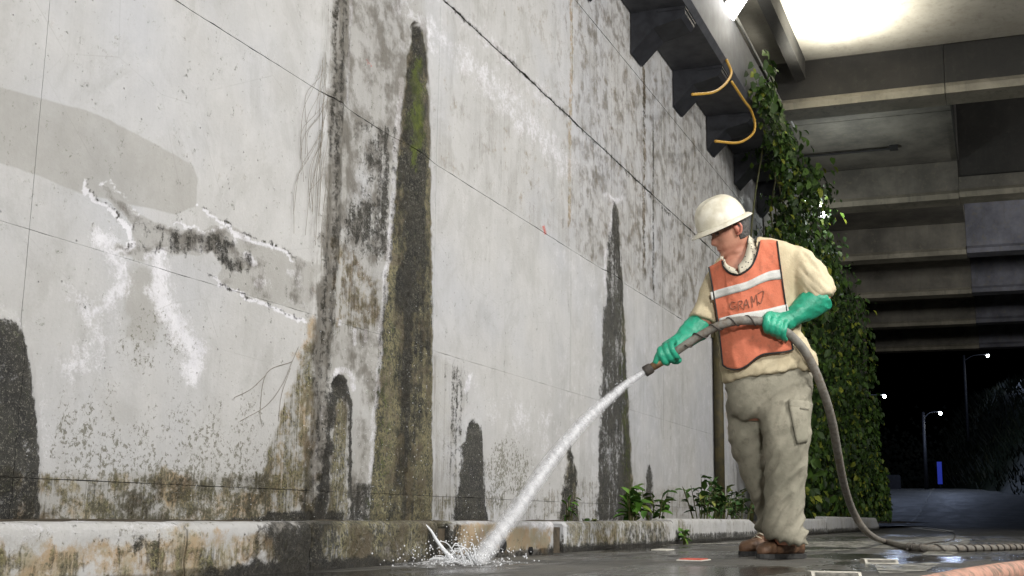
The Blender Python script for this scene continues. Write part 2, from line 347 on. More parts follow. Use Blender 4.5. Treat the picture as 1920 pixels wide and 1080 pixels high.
    white = mx(white, line(u, v, [(1140, 365), (1152, 376), (1161, 372)], 4, 6)); white = mx(white, line(u, v, [(1147, 385), (1134, 500), (1130, 600)], 1.5, 3)*.9)
    white = mx(white, line(u, v, [(750, 150), (733, 380), (713, 600), (697, 800), (690, 900)], 2.5, 4.5, 3)*.9); white = mx(white, line(u, v, [(658, 0), (655, 60), (648, 200)], 1.8, 4)*.9)
    white = mx(white, line(u, v, [(880, 705), (874, 735)], 3, 4)); white = mx(white, line(u, v, [(602, 760), (590, 850), (580, 940)], 1.5, 3)*.7)
    for q in ((638, 603, 608), (665, 618, 645), (685, 620, 640)): white = mx(white, line(u, v, [(q[0], q[1]), (q[0], q[2])], 2.5, 3, 1))
    white = mx(white, line(u, v, [(622, 712), (632, 695), (650, 694), (661, 712), (662, 730)], 4, 5, 2)*.95)
    white = mx(white, top([(885, 700), (1060, 765), (1062, 900), (1000, 880), (930, 800), (912, 930), (905, 800)], soft=30, wob=20)*.46)
    white = mx(white, top([(10, 548), (40, 590), (80, 700), (95, 850), (80, 880), (62, 700), (35, 620), (-10, 580)], soft=14, wob=8)*.45)
    white = mx(white, np.clip((X-8.6)/.5, 0, 1)*.26*np.clip(1.2-np.abs(fb(u*3, v*.4, 60))*2, 0, 1)+.05)
    for xs, wdt, y0, y1, o, d in ((9.52, .05, 2.4, 6, .8, .1), (11.9, .06, 2.5, 5.2, .75, .32), (12.25, .03, 2.3, 4.6, .5, .45), (14.2, .05, 2, 5.5, .5, .2), (15.9, .08, 1, 5.5, .5, .2), (10.7, .1, 2.6, 5, .35, .1), (16.9, .1, 1, 6, .5, .3)):
        b = np.clip(1.6-np.abs(X-xs-.04*n2(Z*30, Z*0, 20))/wdt, 0, 1)*np.clip((Z-y0)/.3, 0, 1)*np.clip((y1-Z)/.3, 0, 1)
        ochre = mx(ochre, b*o*.8); dark = mx(dark, b*d*(1+n2(Z*40, X*40, 20)))
    red = mx(red, line(u, v, [(1020, 424), (1025, 436)], 2, 3, 3)); red = mx(red, line(u, v, [(686, 112), (694, 125)], 1, 4, 3)*.6)
    dark = mx(dark, top([(410, 975), (480, 966), (560, 958), (640, 960), (640, 990), (410, 990)], soft=5)*.9)
    d_cr = crd*.0
    patch = mx(patch, cr*(1.0+.4*fb(u, v, 26)))
    white = mx(white, cr*(.34+.55*fb(u+40, v+9, 20)))
    darkcr = top([(250, 395), (300, 420), (420, 440), (470, 470), (480, 500), (430, 520), (400, 478), (330, 478), (290, 490), (225, 470), (255, 455)], soft=10, wob=10, ws=24)*cr
    gmid = mx(z0.copy(), darkcr*(.95+.5*fb(u, v, 25)))
    dark = mx(dark, darkcr*(.36+.34*fb(u, v, 25)))
    red = red+0*gmid; wet = mx(wet, np.clip(gmid, 0, 1)*.62); wet = mx(wet, cr*(.40+.35*fb(u+9, v, 30)))
    # relief in metres (towards the road)
    relief = .024*np.clip(top(BIGF, soft=16, wob=1), 0, 1)+.03*top(ARCH_L, soft=14, wob=2)+.02*top(ARCH2, soft=9, wob=1)+.022*top(ARCH3, soft=9, wob=1)+.03*top(TALL, soft=9, wob=1)+.012*top(BAND, soft=12)*(1+2*n2(u*5, v*.2, 30))+.012*top(SM1, soft=7)
    relief = relief*(1+.35*fb(u, v, 9)+.12*fb(u, v, 40))+.0035*fb(X*100, Z*100, 45)
    relief -= .05*top([(632, 708), (642, 722), (636, 740), (624, 738), (621, 720)], soft=5, wob=1)+.04*line(u, v, [(884, 797), (885, 803)], 4, 4, 0)+.05*line(u, v, [(776, 50), (777, 66)], 4, 4, 0)
    moss = top([(772, 95), (784, 100), (788, 160), (786, 260), (768, 330), (760, 250), (764, 150)], soft=9, wob=8)
    moss = mx(moss, .45*top([(1155, 560), (1168, 600), (1185, 900), (1170, 975), (1160, 800)], soft=8)); moss = mx(moss, .35*top([(700, 700), (730, 600), (725, 900), (690, 970)], soft=14, wob=12))
    return np.stack([dark, olive, white, ochre, patch, streak, spk, wet, red, moss], 1), relief
def set_attrs(me, M):
    for j, nm in enumerate(("m1", "m2", "m3")):
        a = me.attributes.new(nm, 'FLOAT_COLOR', 'POINT'); q = np.ones((len(M), 4), np.float32); q[:, :3] = M[:, j*3:j*3+3]; q[:, 3] = M[:, 9] if (j == 0 and M.shape[1] > 9) else (0 if j == 0 else 1)
        a.data.foreach_set("color", q.ravel())

# ------------------------------------------------------------------ the setting: ground
def road_z(X): 
    t = np.clip((np.asarray(X, float)-46)/62, 0, 1); return 2.75*t*t*(3-2*t)
def asphalt():
    s = SH("wet_asphalt"); p = s.pos(); n = s.noise(p, .8, 6, .65); m = s.noise(p, 5, 6, .7); ag = s.noise(p, 110, 3, .8)
    lo = s.noise(s.scale(p, (.5, 1.6, 1)), 1.0, 5, .6)
    c = s.mix(s.ramp(n, .35, .65), (.05, .05, .046), (.11, .107, .096)); c = s.mix(s.ramp(ag, .55, .75), c, (.16, .15, .135))
    sep = s.n.new("ShaderNodeSeparateXYZ"); s.lk(p, sep.inputs[0])
    near = s.ramp(sep.outputs[0], 9, 24, 1., 0.)
    wet = s.math('MULTIPLY', s.ramp(lo, .40, .58), s.math('ADD', s.math('MULTIPLY', near, .8), .2))
    c = s.mix(wet, c, s.mix(1, c, (.45, .45, .45), 'MULTIPLY'))
    c = s.mix(s.math('MULTIPLY', s.math('SUBTRACT', 1, wet), s.math('MULTIPLY', s.ramp(m, .5, .7), .6)), c, (.17, .155, .12))
    s.bump(s.math('MULTIPLY', s.math('ADD', ag, s.math('MULTIPLY', m, 1.5)), s.math('SUBTRACT', 1.05, wet)), .008, .7)
    return s.fin(c, s.ramp(wet, 0, 1, .62, .09))
M_ROAD = asphalt()
xs = np.concatenate([np.linspace(-300, -10, 8), np.linspace(-8, 44, 40), np.linspace(46, 130, 60), np.linspace(150, 600, 6)])
ys = np.array([-260, -60, -20, -8, -3, 0, 1, 2, KY+.08, 3.4, 8, 30, 260])
gv = [(x, y, float(road_z(x))+.0) for x in xs for y in ys]; ny = len(ys)
gf = [(i*ny+j, (i+1)*ny+j, (i+1)*ny+j+1, i*ny+j+1) for i in range(len(xs)-1) for j in range(ny-1)]
mesh_obj("road", gv, gf, M_ROAD, kind="structure")

# soil strip between kerb and wall
M_SOIL = grain_mat("dark_soil", (.035, .028, .018), (.09, .07, .045), 14, .95, .01)
sv_ = []; nx = 160
for i in range(nx+1):
    x = -6+50*i/nx
    for j in range(6):
        y = KY+.16+(WALLY-.01-KY-.16)*j/5
        sv_.append((x, y, .125+.025*mnoise.noise((x*2, y*3, 0))+.02*(j/5)))
mesh_obj("soil_strip", sv_, [(i*6+j, (i+1)*6+j, (i+1)*6+j+1, i*6+j+1) for i in range(nx) for j in range(5)], M_SOIL, smooth=True, kind="structure")

# ------------------------------------------------------------------ the wall, panel by panel
wall = thing("retaining_wall", (9, WALLY, 0), "tall stained grey concrete underpass wall with dark weep streaks along the roadside", "wall")
JZ = {.295: .0010, 1.205: .0005, 2.42: .0015, 3.58: .0045}; JX = {3.40: .0016, 6.865: .0010, 9.56: .002}
hz = [0.0, .295, 1.205, 2.42, 3.58, 4.72, 6.45]
vj = [-6.0, 0.4, 3.40, 6.865, 9.56, 12.62, 15.8, 18.9]
JG = .0042
def step_for(x): return .0125 if 2.3 < x < 7.5 else (.02 if x < 10 else .04) if x >= 2.3 else .12
for a, b in zip(vj[:-1], vj[1:]):
    for c, d in zip(hz[:-1], hz[1:]):
        sx = step_for((a+b)/2)
        if (b < 3.5 and b > 2.5): sx = .0125
        sz = sx if c < 4.7 else sx*2
        if b <= 3.41 and c > 2.4: sx = sz = .12
        if a < 2.2 and b > 2.5: gx = np.concatenate([np.arange(a+JG, 2.3, .12), np.arange(2.3, b-JX.get(b, JG), sx), [b-JX.get(b, JG)]])
        else: gx = np.linspace(a+JX.get(a, JG), b-JX.get(b, JG), max(2, int((b-a)/sx)+1))
        gz = np.linspace(c+JZ.get(c, JG*.7), d-JZ.get(d, JG*.7), max(2, int((d-c)/sz)+1))
        off = rng.uniform(-.0008, .0008)
        GX, GZ = np.meshgrid(gx, gz, indexing='ij'); nX, nZ = GX.shape
        V = np.stack([GX.ravel(), np.full(GX.size, WALLY), GZ.ravel()], 1)
        Mk, rel = wall_masks(V); V[:, 1] -= rel+off
        # chipped arris
        for e_, sg in ((c, 1), (d, -1)):
            amp = .016 if e_ in (3.58,) else .007 if e_ == 2.42 else .003
            kk = np.where(np.abs(V[:, 2]-e_) < .006)[0]
            for q_ in kk: V[q_, 2] += sg*amp*max(0, mnoise.fractal((V[q_, 0]*5, e_, sg), 1, 2, 5)-.05)
        ed = np.minimum(np.minimum(V[:, 0]-a, b-V[:, 0]), np.minimum(V[:, 2]-c, d-V[:, 2]))
        idx = np.arange(nX*nZ).reshape(nX, nZ)
        q = np.stack([idx[:-1, :-1], idx[1:, :-1], idx[1:, 1:], idx[:-1, 1:]], -1).reshape(-1, 4)
        ring = np.concatenate([idx[:, 0], idx[-1, 1:], idx[-2::-1, -1], idx[0, -2:0:-1]])
        back = V[ring].copy(); back[:, 1] = WALLY+.032; nb = len(V); m = len(ring)
        Vf = np.vstack([V, back]); Mf = np.vstack([Mk, Mk[ring]*0.]); Mf[nb:, 0] = .55
        sides = [(ring[k], nb+k, nb+(k+1) % m, ring[(k+1) % m]) for k in range(m)]
        me = bpy.data.meshes.new("wall_panel"); allf = [tuple(map(int, t)) for t in q.tolist()]+[tuple(int(i) for i in t) for t in sides]
        me.from_pydata(Vf.tolist(), [], allf); me.update(); me.shade_smooth(); me.materials.append(M_WALL); set_attrs(me, Mf)
        try: me.set_sharp_from_angle(angle=math.radians(50))
        except Exception: pass
        o = link(bpy.data.objects.new("wall_panel", me)); parent_to(o, wall)
b_ = MB(); b_.box((-6, WALLY+.03, -.2), (18.9, WALLY+.6, 6.4)); b_.build("backing", grain_mat("joint_filler", (.10, .098, .09), (.17, .165, .15), 30, .9, .003), wall)
b_ = MB(); b_.box((18.9, WALLY-.02, -.2), (35, WALLY+.6, 6.4)); b_.build("far_wall", M_BEAM, wall, label="dim far stretch of the wall behind the vines")
# rusty down pipe
M_PIPE = grain_mat("rusty_olive_pipe", (.065, .052, .018), (.035, .03, .015), 10, .7, .003)
pz = onwall(1344, 625, WALLY-.06); pb = onwall(1344, 915, WALLY-.06)
dp = thing("drain_pipe", (pz[0], WALLY-.06, .1), "slim rusty brown vertical pipe on the wall behind the worker's legs", "pipe")
b_ = MB(); b_.tube([(pz[0], WALLY-.07, .08), (pz[0], WALLY-.07, 2.5)], .062, 14); b_.build("pipe", M_PIPE, dp, True)
b_ = MB(); b_.box((pz[0]-.09, WALLY-.03, 2.42), (pz[0]+.09, WALLY-.006, 2.50)); b_.build("wall_clip", M_PIPE, dp)

# ------------------------------------------------------------------ kerb stones
def kerb_masks(V):
    u, v, _ = proj(V); n = len(u); t = lambda pts, **k: poly(u, v, pts, **k); mx = np.maximum
    dark = t([(500, 990), (620, 965), (620, 1090), (360, 1100), (400, 1072), (520, 1055)], soft=22, wob=18)*.85
    olive = t([(575, 960), (840, 960), (850, 1075), (560, 1090)], soft=14, wob=10)*.85
    ochre = t([(-80, 1010), (240, 1010), (500, 985), (545, 1040), (400, 1090), (-80, 1100)], soft=18, wob=26)*.75
    ochre = mx(ochre, t([(640, 985), (800, 985), (820, 1040), (620, 1050)], soft=20, wob=16)*.6)
    ochre = mx(ochre, t([(852, 985), (1038, 985), (1040, 1030), (852, 1040)], soft=10, wob=16)*.95); ochre = mx(ochre, t([(1115, 985), (1160, 985), (1165, 1030), (1110, 1030)], soft=8, wob=8)*.7)
    white = t([(0, 972), (345, 972), (345, 1000), (210, 1008), (60, 1012), (0, 1010)], soft=10, wob=14)*.55
    white = mx(white, t([(860, 972), (1045, 972), (1045, 990), (860, 990)], soft=6, wob=8)*.75); white = mx(white, t([(680, 1010), (790, 1005), (800, 1060), (700, 1062)], soft=20, wob=16)*.42)
    dark = mx(dark, t([(810, 975), (870, 985), (850, 1060), (800, 1060)], soft=14, wob=12)*.75)
    dark = mx(dark, t([(850, 1040), (1030, 1024), (1030, 1060), (850, 1060)], soft=10, wob=8)*.6); dark = mx(dark, t([(180, 1000), (330, 1005), (280, 1040), (210, 1030)], soft=18, wob=14)*.42)
    dark = mx(dark, t([(1170, 985), (1260, 985), (1265, 1030), (1170, 1035)], soft=14, wob=10)*.45)
    dark = mx(dark, np.clip((.055-V[:, 2])/.03, 0, 1)*np.clip((u-1000)/50, 0, 1)*.85)
    olive = mx(olive, np.clip((u-1040)/30, 0, 1)*np.clip((1270-u)/30, 0, 1)*.6)
    olive = mx(olive, np.clip((580-u)/40, 0, 1)*np.clip((v-1030)/40, 0, 1)*.35)
    dark = mx(dark, t([(360, 1100), (395, 1068), (520, 1050), (640, 1046), (860, 1052), (860, 1080)], soft=9, wob=8)*.95)
    wl_ = np.clip((600-u)/40, 0, 1); ochre = mx(ochre, wl_*np.clip((v-995)/25, 0, 1)*(.62+.6*fb(u, v, 40))); olive = mx(olive, wl_*np.clip((v-1000)/30, 0, 1)*(.45+.8*fb(u+50, v, 34)))
    rt2 = np.clip((u-1263)/10, 0, 1); dark = mx(dark, rt2*np.clip((.09-V[:, 2])/.03, 0, 1)*(.75+.4*fb(u, v, 14))); olive = mx(olive, rt2*(.22+.7*fb(u, v, 30)))
    patch = np.full(n, .45); streak = np.full(n, .35); spk = np.full(n, .36)+.14*np.clip((600-u)/100, 0, 1)
    wet = mx(t([(480, 960), (870, 960), (870, 1090), (360, 1100)], soft=30)*.55, np.clip((.035-V[:, 2])/.02, 0, 1))
    return np.stack([dark, olive, white, ochre, patch, streak, spk, wet, np.zeros(n)], 1)
kerb = link(bpy.data.objects.new("kerb", None)); kerb.location = (5, KY, 0); kerb["kind"] = "structure"
def kerb_stone(xa, xb, h=.158, taper=0., rough=.004, w=.16, holes=()):
    stp = .02 if xa < 12 else .1
    nx = max(3, int((xb-xa)/stp)); prof = [(0, .0)]+[(0, t) for t in np.linspace(.02, h-.02, 7)]+[(.006, h-.008), (.02, h), (w*.5, h), (w, h), (w, 0)]
    V = []
    for i in range(nx+1):
        x = xa+(xb-xa)*i/nx
        for (dy, z) in prof:
            zz = z
            if taper and x > xb-taper: zz = z*(1-.72*((x-(xb-taper))/taper)**1)
            e = min(x-xa, xb-x); chip = .010*max(0, 1-e/.02)
            n = mnoise.fractal((x*9, z*14, 3.1), 1., 2., 4)*rough
            V.append((x+.004*mnoise.noise((z*30, xa, 0)), KY+dy+n+(chip if dy < .02 else 0), zz+(n*.6 if z > .1 else 0)-(chip if z >= h-.01 else 0)))
    k = len(prof); Fc = [(i*k+j, (i+1)*k+j, (i+1)*k+j+1, i*k+j+1) for i in range(nx) for j in range(k-1)]+[tuple(range(k))[::-1], tuple(nx*k+j for j in range(k))]
    o = mesh_obj("kerb_stone", V, Fc, M_WALL, kerb, True); set_attrs(o.data, kerb_masks(np.array(V)))
    try: o.data.set_sharp_from_angle(angle=math.radians(40))
    except Exception: pass
    return o
kx = lambda px, py=1010: float(onwall(px, py, KY)[0])
edges = [-6, -3.2, -.3, kx(-700), kx(355), kx(588), kx(826)]
for a, b in zip(edges[:-1], edges[1:]): kerb_stone(a+.004, b-.004, .158+rng.uniform(-.002, .002), rough=.007)
kerb_stone(kx(846), kx(1040), .160, rough=.004)
kerb_stone(kx(1060), kx(1163), .158); kerb_stone(kx(1163)+.006, kx(1263), .162, rough=.006); kerb_stone(kx(1263)+.01, kx(1436), .178, taper=.75)
kerb_stone(kx(1500), kx(1552), .19, rough=.005); kerb_stone(kx(1553), kx(1600), .225); kerb_stone(kx(1600)+.02, kx(1650), .225, taper=.6)
b_ = MB(); b_.box((-6, KY+.03, -.05), (kx(1400), KY+.14, .13)); b_.build("kerb_bed", M_SOIL, kerb)
# drain holes under the kerb, their dark mouths
for (px, py, rr) in ((941, 1022, .030), (993, 1032, .018)):
    c = onwall(px, py, KY); b_ = MB(); b_.tube([(c[0], KY-.012, c[2]), (c[0], KY+.03, c[2])], [rr, rr*.8], 14); b_.build("drain_hole", M_BLACK, kerb)

# ------------------------------------------------------------------ bridge overhead
ZB, ZS = EYE+5.75, EYE+6.48
YSPL = .42
bridge = thing("bridge_deck", (25, 0, ZB), "concrete bridge deck with deep cross beams spanning overhead", "bridge")
bx_ = [16.9, 22.8, 27.8, 32.8, 38.0, 43.6]
pre = [-7, -1, 5, 11]
M_WEB = plain_concrete("shade_dark_web_concrete", (.036, .034, .030), (.020, .020, .018), .10)  # shade on the beam webs is put into this dark colour
def beam(x, y0, y1, z0, zt, mw, mf, lab=None):
    r_ = thing_part = MB(); r_.box((x+.02, y0, z0+.17), (x+.38, y1, zt)); o = r_.build("cross_beam", mw, bridge, label=lab)
    b = MB(); b.prism([(x-.06, z0), (x+.46, z0), (x+.46, z0+.10), (x+.385, z0+.175), (x+.015, z0+.175), (x-.06, z0+.10)], 'y', y0+.002, y1-.002); b.build("bottom_flange", mf, o)
for x in pre+bx_:
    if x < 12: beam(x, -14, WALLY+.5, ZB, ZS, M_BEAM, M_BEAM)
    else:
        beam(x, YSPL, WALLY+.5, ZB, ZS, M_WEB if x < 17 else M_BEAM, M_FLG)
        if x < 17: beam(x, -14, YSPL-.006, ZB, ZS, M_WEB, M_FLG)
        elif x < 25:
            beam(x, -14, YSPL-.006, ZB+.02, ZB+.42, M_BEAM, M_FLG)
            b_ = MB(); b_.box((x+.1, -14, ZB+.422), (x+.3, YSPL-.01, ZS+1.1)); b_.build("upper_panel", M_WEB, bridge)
        else: beam(x, -14, YSPL-.006, ZB+.02, ZS+1.1, M_BEAM2, M_BEAM2, "cross beam of the wider right part, bluish lamplight put into its colour")
# deck slabs between the beams: bays are separate pours
allx = [-9]+pre+bx_+[44.2]
for a, b in zip(allx[:-1], allx[1:]):
    y0 = -14 if b < 17.5 else YSPL
    step = (b-a)/2 if a > 10 else (b-a)
    x = a
    while x < b-.01:
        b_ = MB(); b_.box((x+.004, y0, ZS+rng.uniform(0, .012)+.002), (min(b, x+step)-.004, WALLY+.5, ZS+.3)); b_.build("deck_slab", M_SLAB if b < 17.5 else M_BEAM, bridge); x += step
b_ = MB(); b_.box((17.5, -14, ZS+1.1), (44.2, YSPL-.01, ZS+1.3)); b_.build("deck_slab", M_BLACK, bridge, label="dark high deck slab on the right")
b_ = MB(); b_.box((17.39, -14, ZS+.004), (18.7, YSPL-.004, ZS+.3)); b_.build("deck_slab", M_BEAM, bridge)
# hanging dark netting panel at the gap
M_NET = grain_mat("dark_netting", (.008, .012, .010), (.02, .024, .022), 40, .9, .004)
na = onwall(1800, 232, YSPL); 
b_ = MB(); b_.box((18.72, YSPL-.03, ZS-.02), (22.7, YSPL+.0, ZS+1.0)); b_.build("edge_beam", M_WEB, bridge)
# rod below the slab in the second bay
ra = P(1510, 297, 21.9); 
rd = thing("ceiling_rod", (21.2, 2.2, ZS-.06), "thin dark rod fixed under the deck slab right of the vines", "pipe")
b_ = MB(); z_ = ZS-.05; b_.tube([(21.5, 2.98, z_), (21.5, 2.3, z_), (21.5, 1.5, z_)], .022, 8); b_.tube([(21.5, 2.98, z_+.01), (21.5, 2.98, z_-.5)], .02, 8); b_.build("rod", M_BLACK, rd)
b_ = MB(); b_.box((21.44, 1.36, z_-.03), (21.56, 1.5, z_+.05)); b_.build("end_box", M_BLACK, rd)

# dark steel trough with brackets along the wall top
tr = thing("service_trough", (13, 2.95, 5.3), "long dark steel service trough on brackets along the top of the wall", "trough")
YO = 2.66
b_ = MB(); b_.prism([(WALLY-.012, 5.30), (YO+.05, 5.30), (YO, 5.36), (YO, 6.02), (YO+.05, 6.06), (WALLY-.012, 6.06)], 'x', 6.0, 18.2); b_.build("trough_body", grain_mat("grey_painted_steel", (.045, .048, .056), (.075, .078, .088), 6, .6, .001), tr)
for k in range(7):
    x = 7.85+1.755*k
    b_ = MB(); b_.prism([(WALLY-.014, 4.86), (WALLY-.25, 5.10), (YO+.10, 5.17), (YO+.06, 5.22), (YO+.06, 5.90), (WALLY-.014, 5.90)], 'x', x, x+.42)
    b_.build("bracket", M_STEEL, tr)
    b_ = MB(); b_.box((x-.012, YO+.05, 5.262), (x+.44, WALLY-.3, 5.285)); b_.build("flange", M_STEEL, tr)
cd = thing("conduit", (13, YO-.03, 6.08), "thin grey conduit running along the outer top edge of the dark trough", "conduit")
b_ = MB(); b_.tube([(x, YO-.015, 6.095) for x in np.linspace(6, 18.1, 10)], .017, 8); b_.build("conduit_run", M_GREYC, cd, True)
for k, (pp, lab) in enumerate((([(1370, 118), (1371, 135), (1364, 152), (1350, 166), (1332, 174), (1316, 175)], "yellow cable looping down under the trough, nearer loop just below the lamp"),
                   ([(1380, 160), (1396, 190), (1407, 205), (1415, 228), (1413, 248), (1398, 262), (1378, 268), (1358, 263)], "yellow cable looping down beside the vine, farther loop"))):
    d0 = (14.2, 16.2)[k]; pts = []
    for (a, b) in pp:
        q = onwall(a, b, YO-.05); pts.append(q)
    pts[-1][1] += .10; pts[0] = pts[0]+np.array([.0, .05, .05])
    b_ = MB(); b_.tube(spline(pts, 6), .016, 8); o = b_.build("cable", M_CABLE, None, True); tag(o, lab, "cable", "yellow cable loops")

# ------------------------------------------------------------------ lamps: added floods and work light, tube lamp, vine lamp
def area(name, loc, look, sx, sy, power, col=(1, .97, .93), parent=None):
    l = bpy.data.lights.new(name, 'AREA'); l.shape = 'RECTANGLE'; l.size = sx; l.size_y = sy; l.spread = math.radians(125); l.energy = power; l.color = col
    o = link(bpy.data.objects.new(name, l)); o.location = loc
    o.rotation_euler = (Vector(look)-Vector(loc)).to_track_quat('-Z', 'Y').to_euler()
    return o
def added_flood(loc, look, power, label, size=(1.3, .5)):  # added lamps out of view that brighten wall, worker and beams
    t = thing("added_floodlight", loc, label, "added_floodlight", "added unseen floodlights under the deck")
    L = Vector(loc); D = (Vector(look)-L).normalized(); q = D.to_track_quat('-Z', 'Y').to_matrix()
    def bx(sx, sy, z0, z1):
        b = MB(); b.box((-sx/2, -sy/2, z0), (sx/2, sy/2, z1), .01); b.V = [tuple(L+q@Vector(v)) for v in b.V]; return b
    bx(size[0]+.08, size[1]+.08, .01, .16).build("housing", M_HOUS, t)
    bx(size[0], size[1], 0.0, .012).build("lens", emis("lit_lens", (1, .97, .93), 12), t)
    b = MB(); b.tube([tuple(L-D*.1), (loc[0], loc[1], ZS)], .025, 8); b.build("stem", M_HOUS, t)
    o = area("lamp_or_fill_light", tuple(L+D*.02), look, size[0], size[1], power); parent_to(o, t)
    o.matrix_parent_inverse = t.matrix_basis.inverted() if False else Matrix.Translation(t.location).inverted()
added_flood((2.2, -4.2, 5.0), (5.6, 3.3, 1.3), 235, "added unseen fill lamp under the deck nearest the camera", (1.6, .6))
added_flood((7.6, -4.4, 5.2), (9.4, 3.3, 1.6), 225, "added unseen fill lamp under the deck abreast of the worker", (1.6, .6))
added_flood((13.5, -4.4, 5.4), (15.5, 3.3, 1.8), 120, "added unseen fill lamp under the deck abreast of the vines", (1.6, .6))
added_flood((20.5, -7.5, 4.9), (33, 1.0, 6.2), 300, "added unseen fill lamp under the deck aimed along the beams", (1.6, .6))
wl = thing("added_work_light", (-1.6, -1.7, 0), "added tripod work light, unseen behind the camera", "work light")  # added out of view to brighten the worker's face and the ground
b_ = MB(); b_.tube([(-1.6, -1.7, .5), (-1.6, -1.7, 2.5)], .022, 8); b_.build("mast", M_STEEL, wl)
for a in (0, 2.1, 4.2):
    b_ = MB(); b_.tube([(-1.6, -1.7, .9), (-1.6+.5*math.cos(a), -1.7+.5*math.sin(a), .02)], .016, 6); b_.build("leg", M_STEEL, wl)
WL, WT = Vector((-1.6, -1.7, 2.6)), Vector((6, 1.6, 1.1)); Dq = (WT-WL).normalized().to_track_quat('-Z', 'Y').to_matrix()
for nm, z0, z1, mt in (("housing", .012, .12, M_HOUS), ("lens", 0, .01, emis("lit_work_lens", (1, .98, .95), 12))):
    b_ = MB(); b_.box((-.45, -.3, z0), (.45, .3, z1)); b_.V = [tuple(WL+Dq@Vector(v)) for v in b_.V]; b_.build(nm, mt, wl)
o = area("lamp_or_fill_light", tuple(WL+(WT-WL).normalized()*.03), tuple(WT), .9, .6, 140, (1, .98, .95)); parent_to(o, wl)
# visible tube lamp
tl = thing("tube_lamp", (14.0, 2.45, 6.1), "bright lit tube lamp hanging under the deck above the dark trough", "lamp")
A_, B_ = P(1345, 58, 15.0), P(1398, -25, 13.6)
A_ = np.array(A_); B_ = np.array(B_)
dl = (B_-A_)/np.linalg.norm(B_-A_)
b_ = MB(); b_.tube([A_, A_+dl*.05, B_-dl*.05, B_], [.05, .10, .10, .05], 14); b_.build("lit_tube", M_LAMP, tl, True)
b_ = MB(); q0 = A_+np.array([0, 0, .14]); q1 = B_+np.array([0, 0, .14]); b_.tube([q0-dl*.1, q1+dl*.1], .06, 6); b_.build("lamp_housing", M_HOUS, tl)
for tt in (.15, .85):
    b_ = MB(); q = q0+(q1-q0)*tt; b_.tube([q, (q[0], q[1], ZS)], .02, 6); b_.build("hanger", M_HOUS, tl)
mid = (A_+B_)/2
po = area("lamp_or_fill_light", (15.3, 1.75, 5.9), (15.35, 1.6, 7.0), 1.1, .5, 95, (1, .96, .86)); parent_to(po, tl)  # added uplight, apart from the tube, that brightens the slab
pl = bpy.data.lights.new("lamp_or_fill_light", 'POINT'); pl.energy = 9; pl.color = (1, .96, .86); pl.shadow_soft_size = .15
po = link(bpy.data.objects.new("lamp_or_fill_light", pl)); po.location = tuple(mid+np.array([.2, -.3, -.12])); parent_to(po, tl)
# dark bar under the slab beside the lamp
b_ = MB(); b_.prism([(2.28, ZS-.30), (2.42, ZS-.34), (2.42, ZS), (2.28, ZS)], 'x', 11.5, 16.82); b_.build("dark_bar", M_WEB, bridge)
# lamp half hidden in the vine
c2 = P(1530, 388, 20.5)
l2 = thing("wall_lamp", tuple(c2), "small lit lamp glinting through the vine leaves", "lamp")
for q in ((1516, 379, .07), (1545, 402, .06), (1540, 384, .035)):
    c = P(q[0], q[1], 20.5); b_ = MB(); b_.tube([c-np.array([.05, 0, 0]), c, c+np.array([.06, 0, 0])], [q[2]*.5, q[2], q[2]*.6], 10); b_.build("bulb", emis("lit_bulb", (.95, 1, 1), 14), l2, True)
b_ = MB(); b_.tube([P(1505, 372, 20.7), P(1556, 408, 20.7), (c2[0]+.2, WALLY, c2[2])], .03, 6); b_.build("bracket", M_HOUS, l2)
pl = bpy.data.lights.new("lamp_or_fill_light", 'POINT'); pl.energy = 60; pl.shadow_soft_size = .1; pl.color = (.95, 1, .98)
po = link(bpy.data.objects.new("lamp_or_fill_light", pl)); po.location = tuple(c2+np.array([-.2, -.5, .1])); parent_to(po, l2)
#@@PART2
# ------------------------------------------------------------------ foliage
def leaf_mat(name, c1, c2, c3):
    s = SH(name); g = s.n.new("ShaderNodeNewGeometry"); oi = s.n.new("ShaderNodeObjectInfo")
    rr = s.math('FRACT', s.math('ADD', g.outputs["Random Per Island"], oi.outputs["Random"]))
    c = s.mix(s.ramp(rr, .1, .7), c1, c2); c = s.mix(s.ramp(rr, .86, .98), c, c3)
    c = s.mix(s.ramp(s.noise(s.pos(), 1.6, 3), .42, .6), c, s.mix(1, c, (.45, .5, .4), 'MULTIPLY'))
    return s.fin(c, .55, Specular_IOR_Level=.22)
M_VINE = leaf_mat("vine_leaf", (.014, .032, .007), (.046, .092, .014), (.19, .21, .025))
M_WEED = leaf_mat("weed_leaf", (.05, .13, .02), (.10, .22, .03), (.25, .32, .06))
M_DWEED = leaf_mat("dark_weed_leaf", (.03, .08, .02), (.07, .14, .03), (.22, .24, .06))
M_STEM = grain_mat("green_brown_stem", (.05, .045, .015), (.09, .10, .03), 20, .7)
def leaf_geo(sz, fold=.25, w=.62):
    return [(0, 0, 0), (sz*.35, w*sz*.5, fold*sz*.5), (sz*.75, w*sz*.38, fold*sz*.2), (sz, 0, -fold*sz*.5), (sz*.75, -w*sz*.38, fold*sz*.2), (sz*.35, -w*sz*.5, fold*sz*.5), (sz*.5, 0, 0)], \
           [(0, 1, 6), (1, 2, 6), (2, 3, 6), (3, 4, 6), (4, 5, 6), (5, 0, 6)]
def leaf_me(name, mat, w=.62):
    V, Fc = leaf_geo(1., w=w); me = bpy.data.meshes.new(name); me.from_pydata(V, [], [q[::-1] for q in Fc]); me.update(); me.materials.append(mat); me.shade_smooth(); return me
def rnd_rot(nrm, droop=.6):
    """leaf frame: normal roughly nrm, tip hanging down"""
    n = Vector(nrm)+Vector(rng.normal(0, .45, 3)); n.normalize()
    t = Vector((rng.normal(0, .5), rng.normal(0, .3), -droop-.2*rng.random())); t = (t-n*(t@n)).normalized()
    return Matrix((t, n.cross(t), n)).transposed()
